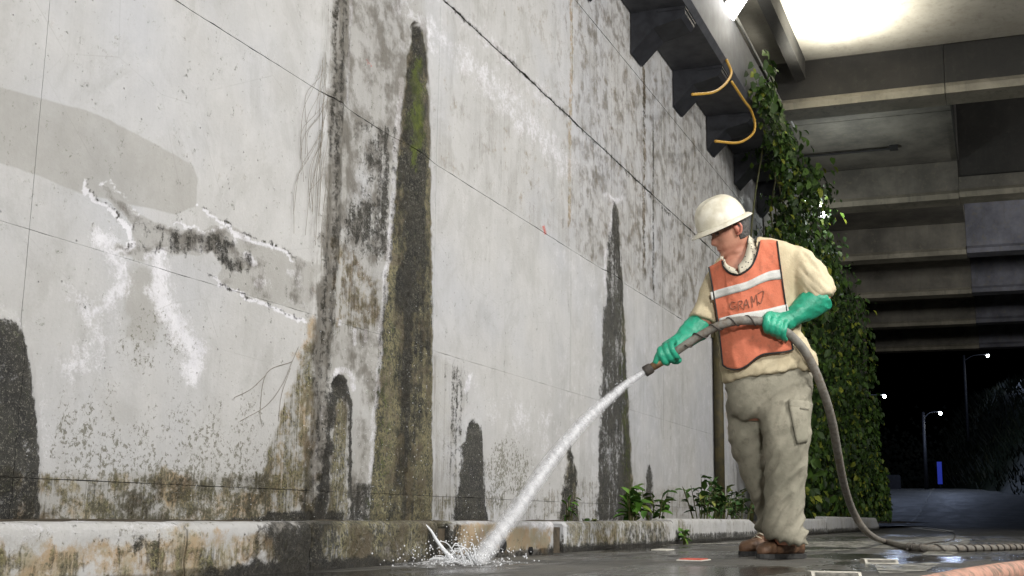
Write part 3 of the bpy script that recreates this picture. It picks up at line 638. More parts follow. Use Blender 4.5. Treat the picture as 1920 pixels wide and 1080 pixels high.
def vtop(X):  return float(np.interp(X, [16.2, 17.5, 20, 21, 23.3, 25.5, 27, 28.5, 29.5], [5.35, 5.75, 5.75, 5.1, 4.5, 4.0, 3.3, 1.9, .4]))
vine = thing("climbing_vine", (22, 2.6, .2), "thick dark green climbing vine curtain hanging over the wall behind the worker", "vine")
LV, LF = [], []; parts = []
lg_V, lg_F = leaf_geo(1.)
lg_V = np.array(lg_V)
cnt = 0
def vine_leaf(x, y, z, sz, nrm=(-.45, -.85, .25)):
    R = np.array(rnd_rot(nrm)); n = len(LV)
    LV.extend((np.array([x, y, z])+(lg_V*sz)@R.T).tolist()); LF.extend([tuple(i+n for i in q) for q in lg_F])
for i in range(21000):
    X = 16.25+13.2*rng.random()**1.15
    zt = vtop(X)+.25*mnoise.noise((X*1.5, 0, 0)); z = .25+(zt-.25)*rng.random()
    n = mnoise.fractal((X*.9, 0, z*.9), 1, 2, 3)
    if mnoise.noise((X*1.3, 5, z*1.3)) < -.27: continue
    y = 2.66-.6*n-rng.random()*.28+(.35*rng.random()**2)
    if X < 17: y = max(y, 2.55)
    if X > 24: y = max(y, 2.25+.03*(X-24))
    vine_leaf(X, y, z, rng.uniform(.045, .14)*(1 if X < 24 else 1.15))
for i in range(900):      # tendrils dropping from the trough end
    t = rng.random(); X = 13.2+3.6*t; y = 2.52+rng.normal(0, .07)+.05*t; z = 5.75-.9*t*rng.random()-.1*rng.random()
    if X < 14.4 and rng.random() < .75: continue
    if X < 15.8 and z > 5.55: continue
    vine_leaf(X, y, z, rng.uniform(.07, .13))
mesh_obj("foliage", LV, LF, M_VINE, vine, True, kind="stuff")
lm = leaf_me("leaf", M_VINE)
for i in range(290):      # the leaves that show largest
    if i < 210:
        z = rng.uniform(.4, 5.6); X = 16.1+abs(rng.normal(0, 1.3)); y = 2.42-.2*rng.random()-.1*(X-16)/2
    else:
        t = rng.random(); X = 14.3+2.4*t; y = 2.42; z = 5.75-.8*t+rng.normal(0, .12)
    o = link(bpy.data.objects.new("leaf", lm)); R = rnd_rot((-.5, -.8, .3)).to_4x4(); s_ = rng.uniform(.11, .17)
    M = Matrix.Translation((X, y, z))@R@Matrix.Scale(s_, 4); o.parent = vine; o.matrix_parent_inverse = Matrix.Translation(vine.location).inverted(); o.matrix_basis = M
b_ = MB()
for k in range(26):
    X = 16.3+k*.5+rng.uniform(-.2, .2); p0 = np.array([X, 3.1, .1]); pts = [p0]
    while pts[-1][2] < vtop(X)-.2: pts.append(pts[-1]+np.array([rng.normal(0, .09), rng.normal(-.02, .05), .45])); pts[-1][1] = min(max(pts[-1][1], 2.6), 3.2)
    b_.tube(pts, np.linspace(.03, .008, len(pts)), 5)
b_.build("vine_stems", M_STEM, vine, True, kind="stuff")

def plant(loc, name, label, nst, h, spread, lsz, mat, w=.5, nl=6, lean=(0, 0)):
    t = thing(name, loc, label, "plant"); me = leaf_me("leaf", mat, w); sb = MB(); L = np.array(loc)
    for k in range(nst):
        a = rng.uniform(0, 2*math.pi); hh = h*rng.uniform(.55, 1); r_ = spread*rng.random()**.6
        end = np.array([math.cos(a)*r_*1.0+lean[0], math.sin(a)*r_*.35+lean[1], hh]); st = np.array([end[0]*.45, end[1]*.4, 0])
        pts = [L+st+(end-st)*q+np.array([0, 0, -.08*h*q*q]) for q in np.linspace(0, 1, 5)]
        sb = MB(); sb.tube(pts, np.linspace(.006, .002, 5), 5); sb.build("stem", M_STEM, t)
        for j in range(nl):
            q = .3+.7*(j+rng.random()*.5)/nl; q = min(q, 1); p = L+st+(end-st)*q+np.array([0, 0, -.08*h*q*q])
            d = Vector((rng.normal(0, 1), rng.normal(-.3, .8), rng.normal(.1, .45))).normalized(); n = Vector((rng.normal(0, .3), rng.normal(-.3, .3), 1)); n = (n-d*(n@d)).normalized()
            R = Matrix((d, n.cross(d), n)).transposed().to_4x4(); o = link(bpy.data.objects.new("leaf", me))
            o.parent = t; o.matrix_parent_inverse = Matrix.Translation(t.location).inverted(); o.matrix_basis = Matrix.Translation(p)@R@Matrix.Scale(lsz*rng.uniform(.6, 1.15), 4)
def pl_at(px, y, z=.13): q = onwall(px, 960, y); return (float(q[0]), y, z)
plant(pl_at(1063, 2.4), "weed", "tiny bright green sprig behind the kerb in front of the small dark streak", 4, .22, .12, .055, M_WEED, nl=4)
plant(pl_at(1106, 2.35), "weed", "low moss green tuft at the foot of the tall black streak", 5, .07, .14, .045, M_DWEED, nl=3)
plant(pl_at(1185, 2.4), "weed", "bright green broad leaved weed right of the tall black streak", 8, .32, .22, .11, M_WEED, .6, nl=6, lean=(-.05, 0))
plant(pl_at(1228, 2.4), "weed", "drooping green weed beneath the thin dark spike stain", 8, .30, .28, .10, M_WEED, .55, nl=5)
plant(pl_at(1318, 2.42), "weed", "tall dark green weed at the left of the bushy clump behind the kerb", 11, .50, .38, .115, M_DWEED, .45, nl=6, lean=(-.15, 0))
plant(pl_at(1350, 2.42), "weed", "middle bushy weed growing below the brown pipe", 13, .42, .42, .11, M_DWEED, .45, nl=6)
plant(pl_at(1385, 2.42), "weed", "bushy weed at the end of the clump just left of the worker's legs", 12, .38, .5, .11, M_DWEED, .45, nl=6)
plant((float(onwall(1286, 1020, KY-.06)[0]), KY-.05, .0), "weed", "single yellow green weed sprouting from the road edge in front of the kerb", 5, .15, .05, .06, M_WEED, .6, nl=5)
# dry hanging roots beside the dark band
M_ROOT = grain_mat("dry_root", (.16, .14, .11), (.24, .22, .18), 30, .9)
rt_ = thing("dry_roots", tuple(onwall(600, 300, WALLY-.01)), "thin dry brown roots dangling beside the dark vertical streak", "roots")
b_ = MB()
for k in range(26):
    x0 = rng.uniform(600, 618); y0 = rng.uniform(95, 330); x1 = x0-rng.uniform(5, 52)*(1 if k % 3 else .3); y1 = y0+rng.uniform(60, 190); xm = x1+rng.uniform(-3, 8)
    pts = [onwall(*q, WALLY-.008-.012*rng.random()) for q in ((x0, y0), ((x0*2+x1)/3+rng.uniform(-4, 4), y0+(y1-y0)*.2), (xm, y0+(y1-y0)*.5), (x1+rng.uniform(-4, 4), y1))]
    b_.tube(spline(pts, 4), .0011, 4)
for (ps) in ([(548, 678), (500, 700), (488, 770), (492, 800)], [(548, 678), (530, 720), (500, 760), (450, 790)], [(545, 690), (528, 740), (522, 790)], [(560, 650), (545, 685)], [(497, 705), (470, 730), (440, 745)]):
    b_.tube(spline([onwall(*q, WALLY-.006) for q in ps], 6), .0013, 4)
b_.build("root_strands", M_ROOT, rt_, kind="stuff")

# ------------------------------------------------------------------ road marks and litter
def paint(name, c, wear=.5):
    s = SH(name); p = s.pos(); n = s.noise(p, 7, 6, .75); m = s.noise(p, 60, 3, .8)
    a = s.ramp(s.math('ADD', s.math('MULTIPLY', n, .7), s.math('MULTIPLY', m, .3)), wear-.08, wear+.08)
    s.lk(a, s.b.inputs["Alpha"]); return s.fin(s.mix(s.ramp(m, .4, .7), c, (.22, .21, .18)), .5)
M_PAINT = paint("faded_cream_paint", (.55, .53, .44), .44)
M_PAINT2 = paint("worn_cream_paint", (.42, .41, .35), .50)
def mark(pts, z=.004, mat=M_PAINT, name="road_marking"):
    V = []; 
    for q in pts:
        g = gnd(*q); V.append((g[0], g[1], z))
    o = mesh_obj(name, V, [tuple(range(len(V)))[::-1]], mat, kind="structure")
    return o
mark([(1500, 1017), (1700, 1013), (1790, 1003), (1820, 1012), (1812, 1026), (1700, 1029), (1500, 1026)], mat=M_PAINT2)
mark([(1655, 962+17), (1690, 984), (1745, 990), (1790, 996), (1775, 998), (1720, 992), (1660, 983)], .0045)
mark([(1740, 1034), (1800, 1036), (1780, 1044), (1728, 1041)], mat=M_PAINT2)
mark([(1640, 1062), (1770, 1056), (1735, 1072), (1650, 1079)], mat=M_PAINT2)
mark([(1240, 1022), (1440, 1016), (1500, 1014), (1500, 1016.5), (1440, 1018.5), (1240, 1024)], mat=M_PAINT2)
mark([(1500, 1033), (1620, 1030), (1620, 1033.5), (1500, 1036)], mat=M_PAINT2)
for yy in (40, ):
    xsx = np.linspace(50, 106, 24)
    V = []; 
    for xx in xsx:
        yc = 3.4+1.5*(xx-50)/56
        V += [(xx, yc-.06, float(road_z(xx))+.02), (xx, yc+.06, float(road_z(xx))+.02)]
    mesh_obj("lane_line", V, [(2*i, 2*i+1, 2*i+3, 2*i+2) for i in range(23)], M_PAINT2, kind="structure")
M_REFW = grain_mat("marker_white", (.62, .6, .52), (.4, .38, .33), 60, .5)
M_REFD = grain_mat("marker_lens", (.10, .10, .09), (.2, .19, .17), 60, .25)
def marker(px, py, wd, label):
    g = gnd(px, py); t = thing("road_stud", (g[0], g[1], 0), label, "road stud", "raised road studs")
    a = math.atan2(ROT[1, 0], ROT[0, 0]); R = Matrix.Rotation(a, 4, 'Z'); L = Vector((g[0], g[1], 0))
    def tr(b): b.V = [tuple(L+R@Vector(v)) for v in b.V]; return b
    b = MB(); b.prism([(-.05, 0), (.05, 0), (.032, .019), (-.032, .019)], 'x', -wd/2, wd/2); tr(b).build("stud_body", M_REFW, t)
    b = MB(); b.prism([(-.0475, .006), (-.0385, .015), (-.0395, .017), (-.0495, .007)], 'x', -wd/2+.012, wd/2-.012); tr(b).build("lens", M_REFD, t)
marker(1648, 1056, .15, "whitish raised road stud right of the worker's boots")
marker(1563, 1082, .17, "whitish raised road stud at the bottom edge of the picture below the worker")
M_RED = grain_mat("red_card", (.62, .06, .03), (.5, .08, .05), 60, .5); M_WH = grain_mat("white_card", (.7, .68, .62), (.6, .58, .5), 60, .6)
g = gnd(1301, 1051); t = thing("litter_card", (g[0], g[1], 0), "small red card with a pale border lying on the wet road", "litter")
def flat(g, w_, d_, z, h): b = MB(); b.box((g[0]-d_/2, g[1]-w_/2, z), (g[0]+d_/2, g[1]+w_/2, z+h)); return b
flat(g, .115, .19, .001, .004).build("card_border", M_WH, t); flat(g, .095, .15, .0055, .003).build("card_face", M_RED, t)
g = gnd(1243, 1032); b_ = flat(g, .085, .2, .001, .006); tag(b_.build("litter_scrap", M_WH), "small white paper scrap on the road left of the red card", "litter")

# ------------------------------------------------------------------ beyond the bridge
M_POLE = grain_mat("grey_pole", (.022, .022, .027), (.015, .015, .018), 5, .6)
def street_lamp(px, py, D, bx, arm, label, power):
    d = ROT@np.array([px-960, 540-py, F]); d /= np.hypot(d[0], d[1]); L = CAMP+d*D
    dp_ = ROT@np.array([bx-960, 540-800, F]); dp_ /= np.hypot(dp_[0], dp_[1]); bse = CAMP+dp_*D; z0 = float(road_z(bse[0]))
    t = thing("street_lamp", (bse[0], bse[1], z0), label, "street lamp", "street lamps up the road")
    b = MB(); b.tube([(bse[0], bse[1], z0-.1), (bse[0], bse[1], L[2]+.1)], [.17, .11], 10); b.build("pole", M_POLE, t, True)
    b = MB(); b.tube(spline([(bse[0], bse[1], L[2]-.4), (bse[0], (bse[1]*.6+L[1]*.4), L[2]+.05), (L[0], L[1], L[2]+.12)], 5), .035, 6); b.build("arm", M_POLE, t, True)
    b = MB(); b.box((L[0]-.3, L[1]-.1, L[2]+.08), (L[0]+.3, L[1]+.1, L[2]+.16), .03); b.build("lamp_head", M_POLE, t)
    b = MB(); b.tube([(L[0]-.16, L[1], L[2]), (L[0]-.1, L[1], L[2]), (L[0]+.1, L[1], L[2]), (L[0]+.16, L[1], L[2])], [.04, .11, .11, .04], 10); b.build("bulb", M_STREET, t, True)
    if power:
        q = bpy.data.lights.new("lamp_or_fill_light", 'POINT'); q.energy = power; q.color = (.55, .68, 1); q.shadow_soft_size = .2
        o = link(bpy.data.objects.new("lamp_or_fill_light", q)); o.location = (L[0]-3, L[1]-.5, L[2]-.3); parent_to(o, t)
street_lamp(1658, 743, 88, 1600, 1, "bright street lamp half behind the vine, left of the others", 380)
street_lamp(1763, 775, 95, 1732, 1, "middle and lowest street lamp on its short arm up the road", 380)
street_lamp(1852, 667, 112, 1814, 1, "tallest street lamp on the right just under the bridge edge", 200)
street_lamp(1745, 912, 150, 1748, 0, "tiny far street light at the crest of the road", 0) if False else None
# blue sign, cabinet and equipment box on the pole
d = ROT@np.array([1762-960, 540-888, F]); d /= np.hypot(d[0], d[1]); L = CAMP+d*100
t = thing("lit_sign", (L[0], L[1], 2.6), "small blue glowing sign at the far crest of the road", "sign")
b_ = MB(); b_.box((L[0]-.05, L[1]-.17, L[2]-.8), (L[0]+.05, L[1]+.17, L[2]+.9)); b_.build("sign_face", M_BLUE, t)
b_ = MB(); b_.tube([(L[0]+.1, L[1], 2.4), (L[0]+.1, L[1], L[2]+.9)], .06, 6); b_.build("post", M_POLE, t)
d = ROT@np.array([1676-960, 540-912, F]); d /= np.hypot(d[0], d[1]); L = CAMP+d*96
b_ = MB(); b_.box((L[0]-.3, L[1]-.5, 2.4), (L[0]+.3, L[1]+.5, 3.5), .05); tag(b_.build("utility_box", M_POLE), "small grey utility cabinet at the left of the far road crest", "cabinet")
# embankment with scrub on the right
M_GRASS = leaf_mat("dry_grass", (.008, .013, .005), (.018, .022, .008), (.035, .032, .015))
V = []; nxx, nyy = 60, 26
for i in range(nxx+1):
    X = 60+90*i/nxx
    for j in range(nyy+1):
        y = 9.-j*1.1; s0 = max(0, -1.3+(X-84)*.233-y)
        z = float(road_z(X))-.25+min(9, s0*1.6)+.25*mnoise.noise((X*.3, y*.5, 0)); V.append((X, y, z))
mesh_obj("embankment", V, [(i*(nyy+1)+j, (i+1)*(nyy+1)+j, (i+1)*(nyy+1)+j+1, i*(nyy+1)+j+1) for i in range(nxx) for j in range(nyy)], M_GRASS, smooth=True, kind="structure")
GV, GF = [], []
for k in range(9000):
    X = rng.uniform(76, 125); y = 9-rng.uniform(0, 16); s0 = max(0, -1.3+(X-84)*.233-y)
    if s0 <= 0: continue
    z = float(road_z(X))-.35+min(9, s0*1.6); n = len(GV); a = rng.uniform(0, 6.28); h = rng.uniform(.3, .9); w_ = .08
    GV += [(X, y-w_, z), (X, y+w_, z), (X+math.cos(a)*h*.5, y+math.sin(a)*h*.6, z+h)]; GF.append((n, n+1, n+2))
mesh_obj("scrub", GV, GF, M_GRASS, kind="stuff")
V, Fc = [], []
for k in range(2600):
    c0 = [(118, -3, 4), (122, 9, 4)][k % 2]; X, y, z = rng.normal(c0, (3, 3.2, 2.2)); n = len(V); s_ = .35
    V += [(X, y, z), (X, y+s_, z+.1), (X, y+s_*.4, z+s_)]; Fc.append((n, n+1, n+2))
mesh_obj("distant_woods", V, Fc, M_GRASS, kind="stuff")
#@@PART3
# ------------------------------------------------------------------ the worker
D0 = 5.95; SC = F/D0
RT = np.array(ROT[:, 0]); RT[2] = 0; RT /= np.linalg.norm(RT); UP = np.array([0, 0, 1.])
TOW = np.cross(RT, UP); TOW = TOW if TOW@ROT[:, 2] < 0 else -TOW
person = thing("person", tuple(gnd(1452, 1047)), "worker in white hard hat, orange vest and green gloves aiming a water hose", "person")
def cloth(name, c1, c2, sc=350, rough=.85, dirt=(.2, .17, .12), dk=.25, bump=.0015, folds=3.):
    s = SH(name); p = s.obj(); n = s.noise(p, 5, 5, .7); wv = s.noise(p, sc, 2, .5); m = s.noise(p, 22, 5, .7)
    c = s.mix(s.ramp(n, .35, .65), c1, c2); c = s.mix(s.math('MULTIPLY', s.ramp(m, .5, .72), dk), c, dirt)
    fd = s.noise(s.scale(p, (1, 1, .8), (.3, .5, 0)), 11, 3, .55, 1.2); rg = s.math('ABSOLUTE', s.math('SUBTRACT', fd, .5))
    s.bump(s.math('ADD', s.math('ADD', s.math('MULTIPLY', m, 4.), wv), s.math('MULTIPLY', s.math('MINIMUM', rg, .09), -folds)), bump, .8); return s.fin(c, rough)
M_SHIRT = cloth("tan_shirt_cloth", (.62, .54, .37), (.54, .46, .30), dirt=(.36, .29, .18))
M_VEST = cloth("orange_vest_mesh", (.74, .22, .125), (.62, .17, .09), dirt=(.36, .13, .08), dk=.6)
M_STRIPE = cloth("reflective_tape", (.70, .70, .66), (.60, .60, .57), dirt=(.42, .40, .35), dk=.4, rough=.5)
M_TRIM = cloth("black_trim", (.02, .02, .02), (.03, .03, .03)); M_INK = cloth("faded_ink", (.30, .12, .08), (.40, .15, .09))
M_PANTS = cloth("khaki_trouser_cloth", (.32, .30, .235), (.245, .235, .18), dirt=(.14, .13, .095), dk=.6)
M_SKIN = grain_mat("skin", (.56, .28, .19), (.48, .21, .14), 18, .5, .0008)
M_HAIR = grain_mat("dark_grey_hair", (.03, .028, .027), (.09, .085, .08), 120, .7, .003)
M_GLOVE = cloth("green_rubber", (.025, .36, .22), (.015, .27, .16), 90, .45, (.02, .14, .08), .6)
M_HELM = grain_mat("cream_helmet_plastic", (.76, .73, .62), (.60, .56, .44), 14, .36, .0006)
M_BOOT = cloth("brown_boot_leather", (.16, .085, .045), (.10, .055, .032), 120, .6, (.30, .18, .10), .5)
M_SOLE = grain_mat("dark_rubber_sole", (.02, .02, .02), (.04, .04, .038), 40, .8)
M_COLLAR = None
def ring_pts(c, e1, e2, n=2.0, seg=36):
    o = []
    for k in range(seg):
        a = 2*math.pi*k/seg; ca, sa = math.cos(a), math.sin(a)
        o.append(c+e1*math.copysign(abs(ca)**(2/n), ca)+e2*math.copysign(abs(sa)**(2/n), sa))
    return o
def loft(mb, rings, cap=True):
    seg = len(rings[0]); V = [p for r_ in rings for p in r_]; n = len(rings)
    Fc = [(i*seg+k, i*seg+(k+1) % seg, (i+1)*seg+(k+1) % seg, (i+1)*seg+k) for i in range(n-1) for k in range(seg)]
    if cap: Fc += [tuple(range(seg))[::-1], tuple((n-1)*seg+k for k in range(seg))]
    mb.add(V, Fc)
def interp_rows(rows, n):
    rows = np.array(rows, float); pts = spline(rows, n); return pts
def limb(mb, path, n=5, flat=1.0, seg=24):
    """path: (px, py, depth, radius px)"""
    S = spline([np.array(q, float) for q in path], n); C = [P(q[0], q[1], q[2]) for q in S]; R_ = [q[3]/F*q[2] for q in S]; rings = []
    for i in range(len(C)):
        t = C[min(i+1, len(C)-1)]-C[max(0, i-1)]; t /= np.linalg.norm(t)
        e2 = TOW-t*(TOW@t); e2 /= np.linalg.norm(e2); e1 = np.cross(t, e2)
        rings.append(ring_pts(C[i], e1*R_[i], e2*R_[i]*flat, 2, seg))
    loft(mb, rings)
def remeshed(mb, voxel, smooth_it=6, fac=.6):
    me = bpy.data.meshes.new("tmp"); me.from_pydata([tuple(map(float, v)) for v in mb.V], [], mb.F); me.update()
    o = bpy.data.objects.new("tmp", me); COL.objects.link(o)
    bm = bmesh.new(); bm.from_mesh(me); bmesh.ops.recalc_face_normals(bm, faces=bm.faces); bm.to_mesh(me); bm.free()
    a = o.modifiers.new("r", 'REMESH'); a.mode = 'VOXEL'; a.voxel_size = voxel
    b = o.modifiers.new("s", 'SMOOTH'); b.iterations = smooth_it; b.factor = fac
    dg = bpy.context.evaluated_depsgraph_get(); dg.update(); m2 = bpy.data.meshes.new_from_object(o.evaluated_get(dg))
    bpy.data.objects.remove(o); return m2
def wrinkle(me, fn):
    n = len(me.vertices); co = np.empty(n*3, np.float32); me.vertices.foreach_get("co", co); co = co.reshape(-1, 3).astype(float)
    no = np.array([v.normal[:] for v in me.vertices]); d = fn(co); co += no*d[:, None]; me.vertices.foreach_set("co", co.astype(np.float32).ravel()); me.update()
def fnoise(co, sc, off=0.):
    sx, sy, sz = sc; return np.array([mnoise.noise((c[0]*sx+off, c[1]*sy, c[2]*sz)) for c in co])
def ridge(a): return 1-2*np.abs(a)
def put(me, name, mat, parent=person):
    me.name = name; me.materials.clear(); me.materials.append(mat); me.shade_smooth(); o = link(bpy.data.objects.new(name, me)); parent_to(o, parent); return o
def bvh_of(*meshes):
    V, Fc = [], []
    for me in meshes:
        n = len(V); V += [v.co[:] for v in me.vertices]; Fc += [[i+n for i in p.vertices] for p in me.polygons]
    return BVHTree.FromPolygons(V, Fc)
def drape(bvh, grid, off, thick=.004, behind=False, smooth=0, fallback=D0-.1):
    """grid of photograph points laid on a surface; returns verts, faces of a thin shell"""
    m, n = len(grid), len(grid[0]); dep = np.full((m, n), np.nan)
    for i in range(m):
        for j in range(n):
            px, py = grid[i][j]; d = P(px, py, 1.)-CAMP; dl = np.linalg.norm(d)
            if behind:
                o = CAMP+d*9.; h = bvh.ray_cast(Vector(o), Vector(-d/dl)); dep[i, j] = (9-h[3]/dl) if h[0] is not None else np.nan
            else:
                h = bvh.ray_cast(Vector(CAMP), Vector(d/dl)); dep[i, j] = h[3]/dl if h[0] is not None else np.nan
    med = np.nanmedian(dep) if np.isfinite(dep).any() else fallback
    for i in range(m):
        ok = np.isfinite(dep[i]); 
        dep[i] = np.interp(np.arange(n), np.where(ok)[0], dep[i][ok]) if ok.any() else med
    dep = np.clip(dep, med-.25, med+.25)
    for _ in range(smooth):
        q = np.pad(dep, 1, mode='edge'); dep = (q[:-2, 1:-1]+q[2:, 1:-1]+q[1:-1, :-2]+q[1:-1, 2:]+2*dep)/6
    sg = 1 if behind else -1; V = []
    for layer in (off+thick, off):
        for i in range(m):
            for j in range(n): V.append(P(grid[i][j][0], grid[i][j][1], dep[i, j]+sg*layer))
    N = m*n; Fc = []
    for i in range(m-1):
        for j in range(n-1):
            a, b, c, d = i*n+j, i*n+j+1, (i+1)*n+j+1, (i+1)*n+j; Fc += [(a, b, c, d), (N+a, N+d, N+c, N+b)]
    rim = [j for j in range(n)]+[i*n+n-1 for i in range(1, m)]+[(m-1)*n+j for j in range(n-2, -1, -1)]+[i*n for i in range(m-2, 0, -1)]
    for k in range(len(rim)): a, b = rim[k], rim[(k+1) % len(rim)]; Fc.append((a, N+a, N+b, b))
    return V, Fc, dep
# ---- shirt
rows = [(448, 1404, 1444, .055, 0, 0), (456, 1384, 1464, .08, 0, 4), (468, 1356, 1488, .10, 0, 8), (484, 1340, 1503, .115, 0, 8), (508, 1333, 1504, .125, 0, 4), (550, 1334, 1498, .13, 0, 0), (600, 1339, 1496, .13, 0, 0), (640, 1346, 1508, .133, 0, 2), (675, 1352, 1524, .138, 0, 8), (704, 1357, 1527, .14, 0, 15)]
def torso_rings(rows, shrink=0., n=5):
    o = []
    for (y, l, r_, dt, do, tl_) in spline([np.array(q, float) for q in rows], n):
        a = (r_-l)/2/SC-shrink; o.append(ring_pts(P((l+r_)/2, y, D0+do), RT*a+UP*tl_/SC, TOW*(dt-shrink), 2.35, 40))
    return o
mb = MB(); loft(mb, torso_rings(rows))
SLR = [(1468, 482, 5.95, 27), (1488, 492, 5.94, 33), (1510, 514, 5.92, 35), (1527, 538, 5.89, 33), (1538, 560, 5.87, 30)]
SLL = [(1360, 508, 6.0, 20), (1347, 522, 6.0, 25), (1335, 555, 5.98, 27), (1322, 590, 5.94, 27), (1318, 602, 5.93, 28)]
limb(mb, SLR); limb(mb, SLL)
shirt_me = remeshed(mb, .010, 4)
bv_shirt = bvh_of(shirt_me)
def cut_mesh(me, pts, facing):
    bm = bmesh.new(); bm.from_mesh(me); co = np.array([q.calc_center_median()[:] for q in bm.faces]); nn = np.array([q.normal[:] for q in bm.faces]); u_, v_, _ = proj(co)
    m_ = (poly(u_, v_, pts, 1, 0) > .5) & (nn@TOW > facing); bm.faces.ensure_lookup_table(); bmesh.ops.delete(bm, geom=[bm.faces[i] for i in np.where(m_)[0]], context='FACES'); bm.to_mesh(me); bm.free()
NECKP = [(1346, 440), (1351, 486), (1356, 500), (1368, 509), (1384, 511), (1398, 505), (1411, 489), (1418, 466), (1421, 440)]

def shirt_w(co):
    u_, v_, _ = proj(co); a = fnoise(co, (9, 9, 4)); b = fnoise(co, (16, 16, 11), 7)
    arm = np.clip((u_-1490)/20, 0, 1)
    s1 = ridge(np.array([mnoise.noise(((x-y*.8)*.085, (x*.5+y)*.018, 2)) for x, y in zip(u_, v_)]))
    s2 = ridge(np.array([mnoise.noise(((x+y*.9)*.04, (y-x*.6)*.012, 12)) for x, y in zip(u_, v_)]))
    return -.006+.005*a+.004*b+.012*s1*arm+.009*s2*(.5+.5*np.clip((v_-560)/60, 0, 1))+.008*ridge(b)*np.clip((v_-640)/40, 0, 1)
wrinkle(shirt_me, shirt_w); cut_mesh(shirt_me, NECKP, -.35); put(shirt_me, "shirt", M_SHIRT)
# collar: standing band open at the throat with small dark dots
s = SH("dotted_collar_cloth"); p_ = s.obj(); vd = s.vor(p_, 75); M_COLLAR = s.fin(s.mix(s.ramp(vd, .22, .3, 1., 0.), (.62, .58, .46), (.06, .06, .06)), .9)
def band(lo, hi, thick):
    mbb = MB(); a = [np.array(q) for q in lo]; b = [np.array(q) for q in hi]; V = []
    c = sum(a)/len(a)
    for L_ in (0, 1):
        for q in spline(a, 4)+spline(b, 4):
            d = (c-q); d[2] = 0; d /= np.linalg.norm(d)+1e-9; V.append(q+d*thick*L_)
    n = len(spline(a, 4)); N = 2*n
    Fc = [(i, i+1, n+i+1, n+i) for i in range(n-1)]+[(N+i, N+n+i, N+n+i+1, N+i+1) for i in range(n-1)]
    Fc += [(i, N+i, N+i+1, i+1) for i in range(n-1)]+[(n+i, n+i+1, N+n+i+1, N+n+i) for i in range(n-1)]+[(0, n, N+n, N), (n-1, N+n-1, N+2*n-1, 2*n-1)]
    mbb.add(V, Fc); return mbb
DN = 5.93
lo = [P(1386, 513, DN-.150), P(1402, 503, DN-.145), P(1415, 486, DN-.125), P(1421, 462, DN-.05), P(1412, 448, DN+.05), P(1396, 446, DN+.10)]
hi = [P(1383, 498, DN-.125), P(1392, 488, DN-.12), P(1399, 470, DN-.09), P(1404, 444, DN-.03), P(1400, 438, DN+.05), P(1390, 438, DN+.09)]
band(lo, hi, .006).build("collar", M_COLLAR, person, True)
lo = [P(1385, 514, DN-.150), P(1370, 510, DN-.14), P(1358, 500, DN-.11), P(1349, 486, DN-.03), P(1352, 470, DN+.05)]
hi = [P(1378, 503, DN-.125), P(1367, 498, DN-.115), P(1359, 490, DN-.08), P(1355, 478, DN-.01), P(1360, 466, DN+.05)]
band(lo, hi, .006).build("collar", M_COLLAR, person, True)
# ---- trousers
mb = MB()
prow = [(668, 1360, 1518, .105, 0, 8), (700, 1361, 1520, .115, 0, 4), (730, 1361, 1521, .125, 0, 0), (752, 1364, 1520, .12, 0, 0), (775, 1372, 1512, .105, 0, 0), (790, 1385, 1500, .07, 0, 0)]
loft(mb, torso_rings(prow))
def leg(mb, rows_, flat):
    rings = []
    for (y, l, r_, d, dt, tl_) in spline([np.array(q, float) for q in rows_], 5):
        a = (r_-l)/2/F*d; rings.append(ring_pts(P((l+r_)/2, y, d), RT*a+UP*tl_/F*d, TOW*dt, 2.2, 32))
    loft(mb, rings)
NEAR = [(690, 1440, 1510, 5.96, .07, 0), (735, 1430, 1520, 5.935, .105, 0), (780, 1426, 1520, 5.89, .12, 0), (830, 1430, 1518, 5.86, .115, 0), (870, 1433, 1515, 5.85, .105, 0), (910, 1434, 1509, 5.85, .10, 0), (950, 1435, 1504, 5.85, .098, 0), (980, 1434, 1506, 5.85, .100, -2), (1002, 1436, 1511, 5.85, .106, -5), (1016, 1438, 1514, 5.85, .106, -7)]
FAR = [(690, 1375, 1440, 5.98, .07, 0), (735, 1364, 1446, 5.98, .11, 0), (780, 1364, 1440, 6.03, .11, 0), (830, 1369, 1436, 6.06, .105, 0), (880, 1386, 1440, 6.08, .095, 0), (920, 1403, 1446, 6.10, .085, 0), (960, 1419, 1456, 6.12, .078, 0), (996, 1418, 1462, 6.12, .085, 0)]
leg(mb, NEAR, 1); leg(mb, FAR, 1)
pants_me = remeshed(mb, .009, 5); bv_pants = bvh_of(pants_me)
def pants_w(co):
    u_, v_, d_ = proj(co); a = fnoise(co, (8, 8, 3.2)); b = fnoise(co, (14, 14, 8), 9)
    dg = ridge(np.array([mnoise.noise(((x+y*.55)*.05, (y-x*.4)*.014, 5)) for x, y in zip(u_, v_)]))
    low = np.clip((v_-840)/120, 0, 1); knee = np.exp(-((v_-850)/35.)**2)
    bunch = ridge(fnoise(co, (6, 6, 26), 3))*np.clip((v_-955)/40, 0, 1)
    seat = ridge(np.array([mnoise.noise(((x+y*1.4)*.022, (y-x*.7)*.006, 9)) for x, y in zip(u_, v_)]))
    return -.009+.006*a+.004*b+.017*dg*(.45+low)*.8+.005*knee*ridge(b)+.006*bunch+.009*seat*np.clip((870-v_)/60, 0, 1)
wrinkle(pants_me, pants_w); bv_pants = bvh_of(pants_me); put(pants_me, "trousers", M_PANTS)
def quadgrid(tl_, tr_, br, bl, m, n):
    return [[tuple((1-j/(n-1))*((1-i/(m-1))*np.array(tl_)+i/(m-1)*np.array(bl))+j/(n-1)*((1-i/(m-1))*np.array(tr_)+i/(m-1)*np.array(br))) for j in range(n)] for i in range(m)]
